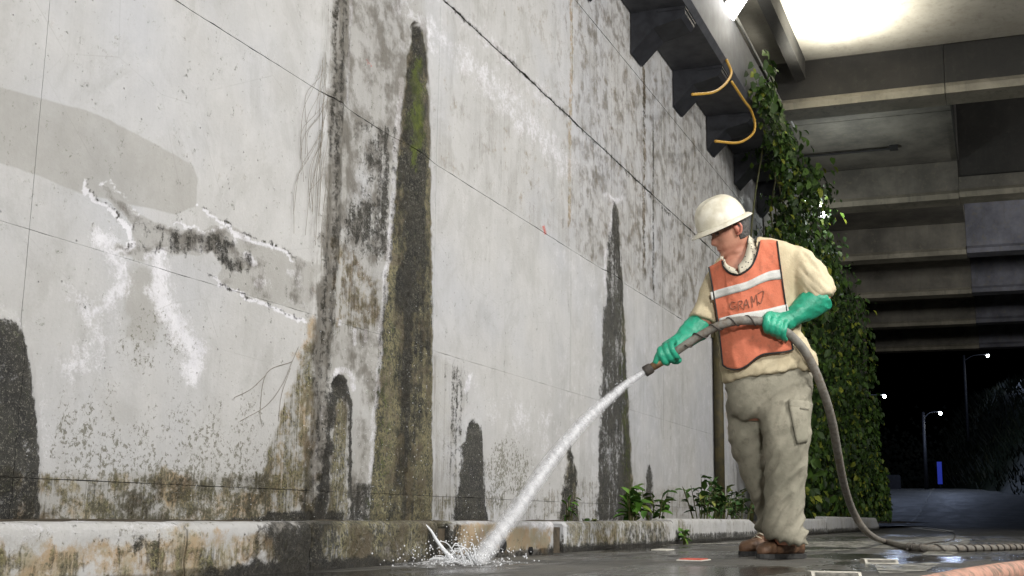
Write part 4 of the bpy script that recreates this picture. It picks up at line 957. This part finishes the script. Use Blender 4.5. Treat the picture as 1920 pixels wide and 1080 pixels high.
V, Fc, _ = drape(bv_pants, quadgrid((1480, 762), (1516, 764), (1515, 828), (1494, 832), 9, 7), .003, .014, smooth=4); pk = mesh_obj("cargo_pocket", V, Fc, M_PANTS, person, True)
V, Fc, _ = drape(bv_pants, quadgrid((1479, 748), (1517, 752), (1517, 770), (1480, 764), 4, 8), .006, .018, smooth=4); mesh_obj("pocket_flap", V, Fc, M_PANTS, pk, True)
# ---- vest front and back
T = [(1328, 501), (1340, 495), (1354, 487), (1357, 499), (1364, 508), (1374, 513), (1384, 514), (1396, 509), (1408, 499), (1416, 484), (1421, 468), (1424, 452), (1435, 450), (1447, 450), (1458, 452)]
B = [(1354, 684), (1361, 690), (1370, 693), (1380, 694), (1390, 692), (1400, 687), (1410, 679), (1420, 671), (1430, 666), (1440, 664), (1450, 663), (1460, 662), (1470, 661), (1480, 659), (1488, 656)]
grid = []; NR = 30
T2 = spline([np.array(q) for q in T], 3); B2 = spline([np.array(q) for q in B], 3)
for i in range(NR+1):
    t_ = i/NR; row = []
    for j in range(len(T2)):
        q = T2[j]*(1-t_)+B2[j]*t_; sidex = (j/(len(T2)-1)-.5)*2
        q = q+np.array([ -2.5*math.sin(math.pi*t_)*(sidex if sidex < 0 else sidex*.5), 0]); row.append((float(q[0]), float(q[1])))
    grid.append(row)
V, Fc, vdep = drape(bv_shirt, grid, .024, .003, smooth=14)
Va = np.array(V); uu, vv, _ = proj(Va)
wr = np.array([.006*mnoise.noise((x*.05, y*.03, 1))+.007*(1-2*abs(mnoise.noise(((x-y*.4)*.045, (x*.3+y)*.016, 8)))) for x, y in zip(uu, vv)])
Va += TOW*wr[:, None]
vest = mesh_obj("safety_vest", Va, Fc, M_VEST, person, True)
bv_vest = BVHTree.FromPolygons([tuple(v) for v in Va], [list(q) for q in Fc])
V, Fc, _ = drape(bv_shirt, grid, .022, .003, behind=True, smooth=14); mesh_obj("vest_back", V, Fc, M_VEST, person, True)
def strip(top, bot, name, mat, off=.002, th=.002, par=person, n=26, m=4, bv=None):
    a = spline([np.array(q, float) for q in top], 6); b = spline([np.array(q, float) for q in bot], 6)
    g_ = [[tuple(a[j]*(1-i/(m-1))+b[j]*i/(m-1)) for j in range(len(a))] for i in range(m)]
    V, Fc, _ = drape(bv or bv_vest, g_, off, th, smooth=1); return mesh_obj(name, V, Fc, mat, par, True)
strip([(1332, 548), (1350, 542), (1375, 535), (1400, 528), (1425, 516), (1445, 508), (1465, 505)], [(1334, 563), (1352, 557), (1376, 550), (1401, 543), (1427, 531), (1447, 525), (1468, 523)], "upper_reflective_stripe", M_STRIPE, par=vest)
strip([(1348, 597), (1375, 590), (1405, 585), (1435, 580), (1476, 570)], [(1351, 615), (1377, 609), (1406, 603), (1437, 598), (1481, 588)], "lower_reflective_stripe", M_STRIPE, par=vest)
ink = MB()
def ink_line(pts, wd=1.0):
    S = spline([np.array(q, float) for q in pts], 4) if len(pts) > 2 else [np.array(q, float) for q in pts]; C = []
    for q in S:
        d = P(q[0], q[1], 1.)-CAMP; dl = np.linalg.norm(d); h = bv_vest.ray_cast(Vector(CAMP), Vector(d/dl)); C.append(P(q[0], q[1], h[3]/dl-.003) if h[0] is not None else P(q[0], q[1], D0-.16))
    ink.tube(C, wd/SC, 5)
ink_line([(1379, 567), (1373, 566), (1369, 572), (1370, 578), (1376, 579), (1380, 575), (1376, 573)])
ink_line([(1385, 581), (1384, 571), (1385, 565)]); ink_line([(1385, 565), (1391, 564), (1391, 569), (1386, 572)]); ink_line([(1387, 572), (1393, 579)])
ink_line([(1395, 580), (1399, 561), (1405, 577)]); ink_line([(1397, 572), (1403, 570)])
ink_line([(1411, 576), (1409, 555), (1414, 566), (1418, 552), (1421, 572)]); ink_line([(1421, 551), (1432, 546), (1427, 568), (1422, 566)])
ink.build("hand_lettering", M_INK, vest)
def trim(pts, name="black_edging", r_=1.6):
    S = spline([np.array(q, float) for q in pts], 4); C = []
    for q in S:
        d = P(q[0], q[1], 1.)-CAMP; dl = np.linalg.norm(d); h = bv_vest.ray_cast(Vector(CAMP), Vector(d/dl)); C.append(h[3]/dl if h[0] is not None else np.nan)
    C = np.array(C); ok = np.isfinite(C); C = np.interp(np.arange(len(C)), np.where(ok)[0], C[ok]) if ok.any() else np.full(len(C), D0-.14)
    b = MB(); b.tube([P(q[0], q[1], c-.004) for q, c in zip(S, C)], r_/SC, 6); b.build(name, M_TRIM, vest, True)
trim([(q[0], q[1]+1) for q in T[2:12]], r_=2.0); trim([(g_[0][0]+1, g_[0][1]) for g_ in grid[::3]]); trim([(g_[-1][0]-1, g_[-1][1]) for g_ in grid[::3]]); trim([(q[0], q[1]-1) for q in B])
# ---- head
fw = -.875*RT-.44*UP+.06*TOW; fw /= np.linalg.norm(fw); uv = -.44*RT+.87*UP+.20*TOW; uv -= fw*(uv@fw); uv /= np.linalg.norm(uv); lv = np.cross(uv, fw)
near_sign = 1 if lv@TOW > 0 else -1
EAR = P(1371, 431, DN); HS = 1.10
def HP(f_, l_, u_): return EAR+(fw*f_+lv*l_+uv*u_)*HS
us = np.linspace(-.115, .135, 52)
fr = np.interp(us, [-.115, -.105, -.095, -.085, -.070, -.062, -.055, -.048, -.038, -.03, 0, .015, .03, .045, .08, .11, .128, .135], [.045, .078, .092, .094, .086, .092, .093, .092, .088, .086, .086, .084, .094, .096, .088, .06, .025, .0])
bk = np.interp(us, [-.115, -.09, -.06, -.02, .03, .07, .11, .128, .135], [.02, .035, .055, .078, .094, .09, .065, .03, 0])
bk = bk*.93
sd = .96*np.interp(us, [-.115, -.1, -.08, -.06, -.03, 0, .04, .08, .11, .128, .135], [.02, .036, .050, .058, .066, .071, .075, .070, .052, .025, 0])
hr = []
for i, u_ in enumerate(us):
    r_ = []
    for k in range(56):
        a = 2*math.pi*k/56; ca, sa = math.cos(a), math.sin(a); A_h = fr[i] if ca > 0 else bk[i]
        f_ = A_h*math.copysign(abs(ca)**.85, ca)+.0; l_ = sd[i]*math.copysign(abs(sa)**.9, sa)
        if ca > 0:
            nose = np.interp(u_, [-.045, -.036, -.026, -.012, .01, .028], [0, .012, .030, .024, .010, 0]); f_ += nose*math.exp(-(l_/(.011+.004*(u_ < -.015)))**2)
            f_ -= .010*math.exp(-((abs(l_)-.030)/.014)**2-((u_-.014)/.012)**2)
            f_ += .004*math.exp(-((u_+.056)/.006)**2-(l_/.022)**2)+.004*math.exp(-((u_+.066)/.005)**2-(l_/.02)**2)-.004*math.exp(-((u_+.061)/.003)**2-(l_/.024)**2)
            f_ += .004*math.exp(-((abs(l_)-.045)/.016)**2-((u_+.012)/.016)**2)
        r_.append(HP(f_, l_, u_))
    hr.append(r_)
mb = MB(); loft(mb, hr)
# neck and the body inside the clothes, all one surface
ncent = [HP(-.005, 0, -.03), HP(-.0, 0, -.075), P(1382, 478, DN+.0), P(1396, 500, D0+.0), P(1410, 520, D0)]
ncent[1] = (ncent[0]+ncent[2])/2
rings = []
for c, r_ in zip(ncent, [.052, .056, .058, .064, .07]): rings.append(ring_pts(c, RT*r_, (TOW*.95+UP*.1)*r_, 2, 30))
loft(mb, rings); loft(mb, torso_rings(rows[2:], .03)); loft(mb, torso_rings(prow, .03))
sh = lambda path, k: [(a, b, c, d*k) for a, b, c, d in path]
limb(mb, sh(SLR, .6)+[(1500, 586, 5.84, 12), (1475, 603, 5.80, 9)]); limb(mb, sh(SLL, .6)+[(1293, 629, 5.915, 9), (1264, 648, 5.875, 7)])
shl = lambda rs: [(y, l+14, r_-14, d, dt*.65, t_) for (y, l, r_, d, dt, t_) in rs]
leg(mb, shl(NEAR)+[(1022, 1458, 1492, 5.84, .04, 0)], 1); leg(mb, shl(FAR)+[(1015, 1432, 1458, 6.12, .03, 0)], 1)
body = remeshed(mb, .0055, 2, .4); put(body, "body", M_SKIN)
# ears, eyes, brows, mouth
for sg in (1, -1):
    b = MB(); b.tube(spline([HP(.008, sg*.070, -.026), HP(-.010, sg*.079, -.020), HP(-.020, sg*.084, .004), HP(-.012, sg*.083, .026), HP(.006, sg*.075, .030), HP(.014, sg*.070, .012)], 5), .0062, 8); b.tube([HP(.002, sg*.068, -.02), HP(-.002, sg*.073, 0), HP(.002, sg*.07, .02)], [.012, .014, .012], 8)
    b.build("ear", grain_mat("ear_skin", (.60, .24, .17), (.5, .17, .12), 30, .5) if sg == 1 else M_SKIN, person, True)
    b = MB(); b.tube([HP(.070, sg*.0305, .012), HP(.083, sg*.0305, .012), HP(.0865, sg*.0305, .012)], [.009, .007, .002], 10); b.build("eye", grain_mat('eye_white', (.34, .30, .28), (.2, .16, .14), 60, .3), person, True)
    b = MB(); b.tube(spline([HP(.088, sg*.014, .030), HP(.092, sg*.030, .036), HP(.080, sg*.048, .032)], 4), .0035, 6); b.build("eyebrow", M_HAIR, person, True)
b = MB(); b.tube(spline([HP(.084, -.022, -.062), HP(.0925, -.010, -.0605), HP(.0935, .010, -.0605), HP(.084, .022, -.062)], 4), .0022, 6); b.build("mouth", grain_mat("lips", (.35, .12, .10), (.3, .1, .08), 20, .5), person, True)
# short hair at nape and temples
mb = MB(); rr_ = []
for u_ in np.linspace(-.052, .07, 14):
    r_ = []
    bku = np.interp(u_, us, bk)+.007; sdu = np.interp(u_, us, sd)+.0035
    fmax = np.interp(u_, [-.052, -.02, .0, .03, .07], [-.035, -.022, -.018, .03, .05])
    for k in range(30):
        a = math.pi*(.5+k/29.); f_ = bku*math.cos(a); l_ = sdu*math.sin(a)
        r_.append((f_, l_))
    pts = [(fmax, sdu*.985)]+r_+[(fmax, -sdu*.985)]; rr_.append([HP(a, b, u_) for a, b in pts]+[HP(a*.9, b*.9, u_) for a, b in pts[::-1]])
loft(mb, rr_); hair = remeshed(mb, .004, 1); wrinkle(hair, lambda co: .002*fnoise(co, (120, 120, 120))); put(hair, "hair", M_HAIR)
# ---- hard hat
hc = (.028, 0, .043)
def HH(f_, l_, u_): return HP(hc[0]+f_*.955, hc[1]+l_*.955, hc[2]+u_*.90)
rings = []
for u_ in np.linspace(0, 1, 22):
    k = math.cos(u_*math.pi/2)**.72; z = math.sin(u_*math.pi/2)**.9*.135; r_ = []
    for j in range(64):
        a = 2*math.pi*j/64; ca, sa = math.cos(a), math.sin(a); l_ = .105*k*sa; f_ = (.122*k)*ca
        rb = .005*math.exp(-(l_/.012)**2)*(z > .03)+.003*(math.exp(-((abs(l_)-.042)/.008)**2))*(z > .04)
        r_.append(HH(f_, l_, z+rb))
    rings.append(r_)
mb = MB(); loft(mb, rings, cap=False); top_c = len(mb.V); mb.V.append(tuple(HH(0, 0, .141))); n0 = 21*64
mb.F += [(n0+k, n0+(k+1) % 64, top_c) for k in range(64)]
hel = mb.build("hard_hat", M_HELM, person, True)
mb = MB(); rings = []
for (k, z) in ((.97, .004), (1.0, .006), (1.10, .001), (1.19, -.006), (1.245, -.012), (1.25, -.016), (1.235, -.016), (1.12, -.006), (.95, -.004)):
    rings.append([HH((.120*k+(.012*(k-1)/.25 if math.cos(2*math.pi*j/64) > 0 else 0)*math.cos(2*math.pi*j/64))*math.cos(2*math.pi*j/64), .106*k*math.sin(2*math.pi*j/64), z) for j in range(64)])
loft(mb, rings, cap=False); mb.build("brim", M_HELM, hel, True)
mb = MB(); loft(mb, [[HH(.114*math.cos(a), .099*math.sin(a), z) for a in np.linspace(0, 2*math.pi, 40, endpoint=False)] for z in (-.022, .01)], cap=False); mb.build("sweatband", M_TRIM, hel, True)
# ---- gloves
def glove(gaunt, palm, fingers, voxel=.0048):
    mb = MB(); limb(mb, gaunt, 5, .9); limb(mb, palm, 4, .75)
    for fg in fingers: limb(mb, fg, 5, 1, 12)
    me = remeshed(mb, voxel, 2, .45)
    wrinkle(me, lambda co: .0035*ridge(fnoise(co, (17, 17, 22)))*1.+.002*fnoise(co, (40, 40, 40))); return put(me, "rubber_glove", M_GLOVE)
def hose_y(x): return np.interp(x, [1425, 1445, 1465, 1485], [603, 608, 617, 629])
fin = []
for (x, r_) in ((1438, 6.0), (1449, 6.4), (1460, 6.4), (1471, 5.6)):
    y = hose_y(x); fin.append([(x+8, y-16, 5.80, r_+1), (x+1, y-13, 5.755, r_), (x-2, y-2, 5.725, r_), (x-2, y+10, 5.735, r_-.4), (x+2, y+16, 5.775, r_-1)])
fin.append([(1470, 596, 5.80, 8), (1452, 592, 5.78, 7), (1438, 595, 5.765, 6), (1429, 601, 5.755, 5)])
glove([(1541, 553, 5.87, 28.5), (1530, 562, 5.865, 29), (1512, 576, 5.85, 25), (1496, 588, 5.83, 20), (1482, 597, 5.815, 17)],
      [(1484, 597, 5.815, 17), (1470, 603, 5.80, 18), (1455, 603, 5.795, 16), (1445, 602, 5.79, 12)], fin)
fin = []
for (x, y, r_) in ((1243, 669, 5.4), (1253, 663, 5.5), (1263, 657, 5.0)):
    fin.append([(x+1, y-17, 5.84, r_+1), (x-5, y-13, 5.79, r_), (x-3, y-1, 5.765, r_), (x+4, y+10, 5.775, r_-.3), (x+9, y+13, 5.81, r_-1)])
fin.append([(1250, 652, 5.83, 6.5), (1240, 660, 5.79, 5.8), (1233, 670, 5.775, 5.2), (1228, 682, 5.775, 4.4)])
fin.append([(1262, 652, 5.88, 7), (1255, 668, 5.88, 6.2), (1266, 677, 5.86, 5.4), (1276, 674, 5.84, 4.6)])
glove([(1316, 604, 5.935, 24), (1308, 614, 5.93, 25), (1292, 628, 5.91, 22), (1276, 640, 5.89, 17), (1264, 648, 5.87, 14.5)],
      [(1268, 645, 5.87, 14), (1258, 650, 5.86, 15), (1248, 655, 5.85, 12)], fin)
# rolled dark cuff of the far glove seen from below
# ---- boots
def boot(heel, toe, lift=0., lbl=None):
    h = np.array(heel); t_ = np.array(toe); ln = np.linalg.norm(t_-h); d = (t_-h)/ln; sdv = np.cross(UP, d); k = ln/.31; mb = MB(); rings = []
    for (s_, w_, hh, sk) in ((.0, .026, .075, 0), (.012, .036, .11, 0), (.05, .042, .135, 0), (.10, .043, .135, 0), (.135, .044, .115, 0), (.17, .046, .09, 0), (.205, .050, .073, 0), (.245, .050, .066, 0), (.28, .043, .056, 0), (.302, .028, .042, 0), (.31, .012, .03, 0)):
        c = h+d*s_*k+UP*(.018+hh/2+lift); rings.append(ring_pts(c, sdv*w_*k, UP*hh/2, 2.7, 20))
    loft(mb, rings); limb_r = []
    for z_, q, a_, b_ in ((.06, .06, .045, .05), (.12, .055, .042, .048), (.165, .05, .044, .05)): limb_r.append(ring_pts(h+d*q*k+UP*z_, d*b_, sdv*a_, 2, 20))
    loft(mb, limb_r); me = remeshed(mb, .006, 3); wrinkle(me, lambda co: .003*fnoise(co, (45, 45, 45))); o = put(me, "work_boot", M_BOOT)
    mb = MB(); ol = []
    for (s_, w_) in ((-.006, .02), (.004, .034), (.03, .042), (.08, .040), (.13, .038), (.18, .046), (.22, .053), (.26, .051), (.29, .040), (.308, .024), (.318, .008)): ol.append((s_, w_))
    path = [(s_, w_) for s_, w_ in ol]+[(s_, -w_) for s_, w_ in ol[::-1]]
    for (z0, z1) in ((.002, .024),):
        mb.add([h+d*s_*k+sdv*w_*k+UP*z0 for s_, w_ in path]+[h+d*s_*k+sdv*w_*k*1.02+UP*z1 for s_, w_ in path], [tuple(range(len(path))), tuple(range(len(path), 2*len(path)))[::-1]]+[(i, (i+1) % len(path), len(path)+(i+1) % len(path), len(path)+i) for i in range(len(path))])
    mb.build("sole", M_SOLE, o)
    for q in range(4):
        s_ = .125+.022*q; z_ = .148-.016*q; mb = MB(); mb.tube([h+d*s_*k+sdv*.03+UP*(z_-.012), h+d*(s_+.006)*k+UP*z_, h+d*(s_+.012)*k-sdv*.03+UP*(z_-.012)], .0035, 6); mb.build("lace", M_COLLAR, o, True)
h1 = gnd(1503, 1047); t1 = gnd(1400, 1048.5); boot(h1, h1+(t1-h1)/np.linalg.norm(t1-h1)*.31)
h2 = gnd(1470, 1042); t2 = gnd(1384, 1042.5); boot(h2, h2+(t2-h2)/np.linalg.norm(t2-h2)*.30)

# ------------------------------------------------------------------ hoses, nozzle and water
def hose_mat(name, c1, c2):
    s = SH(name); p = s.obj(); n = s.noise(p, 30, 5, .7); m = s.noise(p, 8, 4, .6)
    s.bump(n, .003); return s.fin(s.mix(s.ramp(n, .4, .62), c1, s.mix(s.ramp(m, .4, .6), c2, (.16, .13, .10))), .7)
M_HOSE = hose_mat("worn_grey_hose", (.22, .21, .185), (.14, .13, .115))
M_WRAP = grain_mat("dark_wrap", (.035, .03, .025), (.08, .07, .06), 30, .7)
hp = [(1258, 666, 5.80), (1275, 654, 5.795), (1300, 637, 5.79), (1325, 622, 5.775), (1352, 609, 5.755), (1380, 602, 5.745), (1408, 601, 5.745), (1430, 603, 5.755), (1450, 609.5, 5.77), (1468, 618, 5.78), (1488, 634, 5.79), (1508, 657, 5.80), (1526, 690, 5.83), (1545, 738, 5.9), (1560, 790, 6.05), (1571, 850, 6.3), (1583, 910, 6.7), (1601, 962, 7.2)]
H3 = [P(*q) for q in hp]; R0 = .0215
for q in ((1628, 1000), (1660, 1021), (1700, 1031), (1760, 1035), (1840, 1034), (1930, 1031), (2050, 1027)):
    g = gnd(q[0], q[1], 0); 
    H3.append(np.array([g[0], g[1], R0]) if q[0] > 1640 else P(q[0], q[1], 7.6))
hs = spline(H3, 10)
hs = [np.array([p_[0], p_[1], max(p_[2], R0)]) for p_ in hs]
hose = thing("water_hose", tuple(hs[-1]), "long worn grey hose arching from the worker's hands down to the road", "hose")
b_ = MB(); b_.tube(hs, [R0*.92]*40+[R0]*(len(hs)-40), 14); b_.build("hose_body", M_HOSE, hose, True)
L_ = np.cumsum([0]+[float(np.linalg.norm(b-a)) for a, b in zip(hs[:-1], hs[1:])])
def at_len(l): 
    i = min(max(int(np.searchsorted(L_, l))-1, 0), len(hs)-2); t_ = (l-L_[i])/(L_[i+1]-L_[i]+1e-9); return hs[i]*(1-t_)+hs[i+1]*t_, hs[i+1]-hs[i]
def spiral(l0, l1, pitch, r_):
    pts = []; n = int((l1-l0)/pitch*14)
    for k in range(n):
        c, t_ = at_len(l0+(l1-l0)*k/n); t_ = t_/np.linalg.norm(t_); e1 = np.cross(t_, UP); e1 /= np.linalg.norm(e1)+1e-9; e2 = np.cross(t_, e1); a = 2*math.pi*k/14; pts.append(c+(e1*math.cos(a)+e2*math.sin(a))*(R0+r_*.4))
    b = MB(); b.tube(pts, r_, 5); b.build("spiral_wrap", M_WRAP, hose, True)
spiral(.08, .62, .085, .004); spiral(L_[200] if len(L_) > 200 else 3, L_[-1]-.01, .12, .006)
# wire loop lying by the hose
b_ = MB(); b_.tube(spline([gnd(1700, 1030, .01), gnd(1745, 1018, .01), gnd(1785, 1012, .012), gnd(1788, 1000, .02), gnd(1762, 994, .02), gnd(1730, 990, .01)], 6), .006, 6); tag(b_.build("loose_wire", M_WRAP, None, True), "thin dark wire looping on the road beside the grey hose", "wire")
nz = thing("nozzle", tuple(P(1235, 681, 5.79)), "worn brass nozzle with a dark tip on the end of the grey hose", "nozzle")
M_BRASS = grain_mat("worn_brass", (.34, .21, .10), (.20, .12, .07), 40, .5, .002, metal=.4)
b_ = MB(); b_.tube([P(1262, 663, 5.80), P(1240, 677.5, 5.79), P(1221, 689.5, 5.78)], [.0255, .022, .019], 16); b_.build("barrel", M_BRASS, nz, True)
b_ = MB(); b_.tube([P(1222, 689, 5.78), P(1219, 691, 5.779), P(1209, 697, 5.775), P(1208, 697.5, 5.775)], [.0235, .0265, .0265, .02], 16); b_.build("tip", M_WRAP, nz, True)
b_ = MB(); b_.tube([P(1246, 673.5, 5.79), P(1243, 675.5, 5.79)], .027, 16); b_.build("ring", M_BRASS, nz, True)
# pink orange hose
M_PINK = hose_mat("faded_orange_hose", (.56, .31, .23), (.46, .25, .185))
pk_ = [gnd(a, b, .066) for a, b in ((1480, 1135), (1600, 1102), (1720, 1081), (1820, 1063), (1920, 1050), (2060, 1038), (2300, 1030))]
b_ = MB(); b_.tube(spline([(q[0], q[1], .033) for q in pk_], 8), .033, 14); tag(b_.build("orange_hose", M_PINK, None, True), "thick faded orange hose lying across the bottom right corner of the road", "hose")
# ---- water jet
s = SH("water_spray"); p_ = s.obj(); rm = s.scale(s.scale(p_, (1, 1, 1), (0, math.radians(-47), 0)), (1.2, 30, 30)); n_ = s.noise(rm, 1.5, 4, .6); n3 = s.noise(p_, 30, 4, .6)
al = s.ramp(s.math('ADD', s.math('MULTIPLY', n_, .6), s.math('MULTIPLY', n3, .4)) , .40, .60, .42, .74); s.lk(al, s.b.inputs["Alpha"])
M_JET = s.fin((.70, .71, .73), .5, Subsurface_Weight=0.0)
s = SH("water_strand"); s.b.inputs["Alpha"].default_value = .5; M_STR = s.fin((.6, .62, .65), .3)
s = SH("splash_water"); s.b.inputs["Alpha"].default_value = .8; M_SPL = s.fin((.85, .87, .9), .15)
jp = [(1209, 697, 5.775, 6), (1180, 716, 5.70, 8.5), (1145, 745, 5.6, 11), (1105, 781, 5.48, 13), (1066, 823, 5.35, 14.5), (1030, 868, 5.22, 16), (995, 918, 5.09, 17), (962, 965, 4.97, 18.5), (930, 1008, 4.87, 20), (893, 1057, 4.78, 22)]
jet = thing("water_jet", tuple(gnd(888, 1057)), "white jet of water shooting from the nozzle down to the foot of the kerb", "water jet")
JS = spline([np.array(q, float) for q in jp], 10); JC = [P(q[0], q[1], q[2]) for q in JS]; JR = [q[3]/F*q[2] for q in JS]
b_ = MB(); b_.tube(JC, [r_*.5 for r_ in JR], 16)
jv = [np.array(v)+RT*.006*mnoise.noise((v[0]*9, v[1]*9, v[2]*14))*(1+i/1200) for i, v in enumerate(b_.V)]; b_.V = jv; b_.build("jet_core", M_JET, jet, True, kind="stuff")
for kk, aa in ((.62, .40), (.80, .28), (.98, .14)):
    s = SH("water_veil"); nv = s.noise(s.scale(s.scale(s.pos(), (1, 1, 1), (0, math.radians(-47), 0)), (1.2, 26, 26)), 1.4, 4, .6)
    s.lk(s.ramp(nv, .38, .62, aa*.55, aa*1.35), s.b.inputs["Alpha"]); mv = s.fin((.72, .73, .75), .5)
    b_ = MB(); b_.tube(JC, [r_*kk for r_ in JR], 18, cap=False); b_.build("water_veil", mv, jet, True, kind="stuff")
b_ = MB()
for k in range(36):
    a = rng.uniform(0, 2*math.pi); rr = rng.uniform(.35, .85); i0 = int(rng.integers(2, len(JC)-12)); i1 = min(len(JC)-1, i0+int(rng.integers(8, 30))); pts = []
    for i in range(i0, i1, 2): pts.append(JC[i]+(RT*math.cos(a)+TOW*math.sin(a)*.9+UP*math.cos(a)*.6)*JR[i]*rr*.95)
    if len(pts) > 2: b_.tube(pts, np.linspace(.002, .001, len(pts)), 4)
b_.build("jet_strands", M_STR, jet, True, kind="stuff")
DV, DF = [], []
oct_ = np.array([(1, 0, 0), (-1, 0, 0), (0, 1, 0), (0, -1, 0), (0, 0, 1), (0, 0, -1.)]); of_ = [(0, 2, 4), (2, 1, 4), (1, 3, 4), (3, 0, 4), (2, 0, 5), (1, 2, 5), (3, 1, 5), (0, 3, 5)]
def drop(p, r_, st=1.): n = len(DV); DV.extend((np.array(p)+oct_*r_*np.array([1, 1, st])).tolist()); DF.extend([tuple(i+n for i in q) for q in of_])
land = gnd(888, 1058)
for k in range(220):
    i = int(rng.integers(3, len(JC))); q = JC[i]+rng.normal(0, 1, 3)*JR[i]*.62; drop(q, rng.uniform(.0010, .0028), 1.6)
for k in range(520):
    d = abs(rng.normal(0, .22)); a = rng.uniform(0, 2*math.pi); h = abs(rng.normal(0, .06))*math.exp(-d*1.5); y = min(land[1]+math.sin(a)*d*.55, KY-.015)
    drop((land[0]+math.cos(a)*d-.10, y, .004+h), rng.uniform(.0012, .0045))
for k in range(900):
    X = land[0]+rng.normal(.9, 1.1); drop((X, rng.uniform(2.2, 3.2), abs(rng.normal(.4, .6))+.1), rng.uniform(.001, .0026))
mesh_obj("droplets", DV, DF, M_SPL, jet, False, kind="stuff")
b_ = MB()
for k in range(16):       # splash fingers thrown up at the kerb
    a = rng.uniform(math.pi*.55, math.pi*1.15) if k < 34 else rng.uniform(0, math.pi*2); sp_ = rng.uniform(.05, .22); hh = rng.uniform(.01, .08); p0 = land+np.array([rng.normal(-.06, .05), rng.normal(0, .03), .005])
    p1 = p0+np.array([-abs(math.cos(a))*sp_*.5, math.sin(a)*sp_*.15, hh]); p2 = p0+np.array([-abs(math.cos(a))*sp_, math.sin(a)*sp_*.25, hh*rng.uniform(.5, 1.2)])
    for q in (p1, p2): q[1] = min(q[1], KY-.02)
    b_.tube(spline([p0, p1, p2], 4), np.linspace(.004, .001, 9), 5)
for (pp) in ([(862, 1056), (840, 1040), (820, 1015), (808, 995), (796, 982)], [(850, 1058), (835, 1050), (815, 1047), (800, 1052)]):
    q = [P(a, b, 4.80) for a, b in pp]; b_.tube(spline(q, 5), np.linspace(.011, .003, 5*(len(pp)-1)+1), 6)
b_.build("splash", M_SPL, jet, True, kind="stuff")

s = SH("white_foam"); p_ = s.pos(); nf = s.noise(p_, 34, 6, .8); s.lk(s.ramp(nf, .47, .60, 0., .75), s.b.inputs["Alpha"]); M_FOAM = s.fin((.7, .71, .73), .5)
V = []; n_ = 40
for i in range(6):
    for k in range(n_):
        a = 2*math.pi*k/n_; r_ = i/5*(1+.3*mnoise.noise((math.cos(a)*2, math.sin(a)*2, 0))); x = land[0]-.12+math.cos(a)*.42*r_; y = min(land[1]+.02+math.sin(a)*.20*r_, KY-.012)
        V.append((x, y, .007+.020*(1-i/5)*abs(mnoise.noise((x*30, y*30, 1)))*2))
mesh_obj("foam", V, [(i*n_+k, i*n_+(k+1) % n_, (i+1)*n_+(k+1) % n_, (i+1)*n_+k) for i in range(5) for k in range(n_)], M_FOAM, jet, True, kind="stuff")
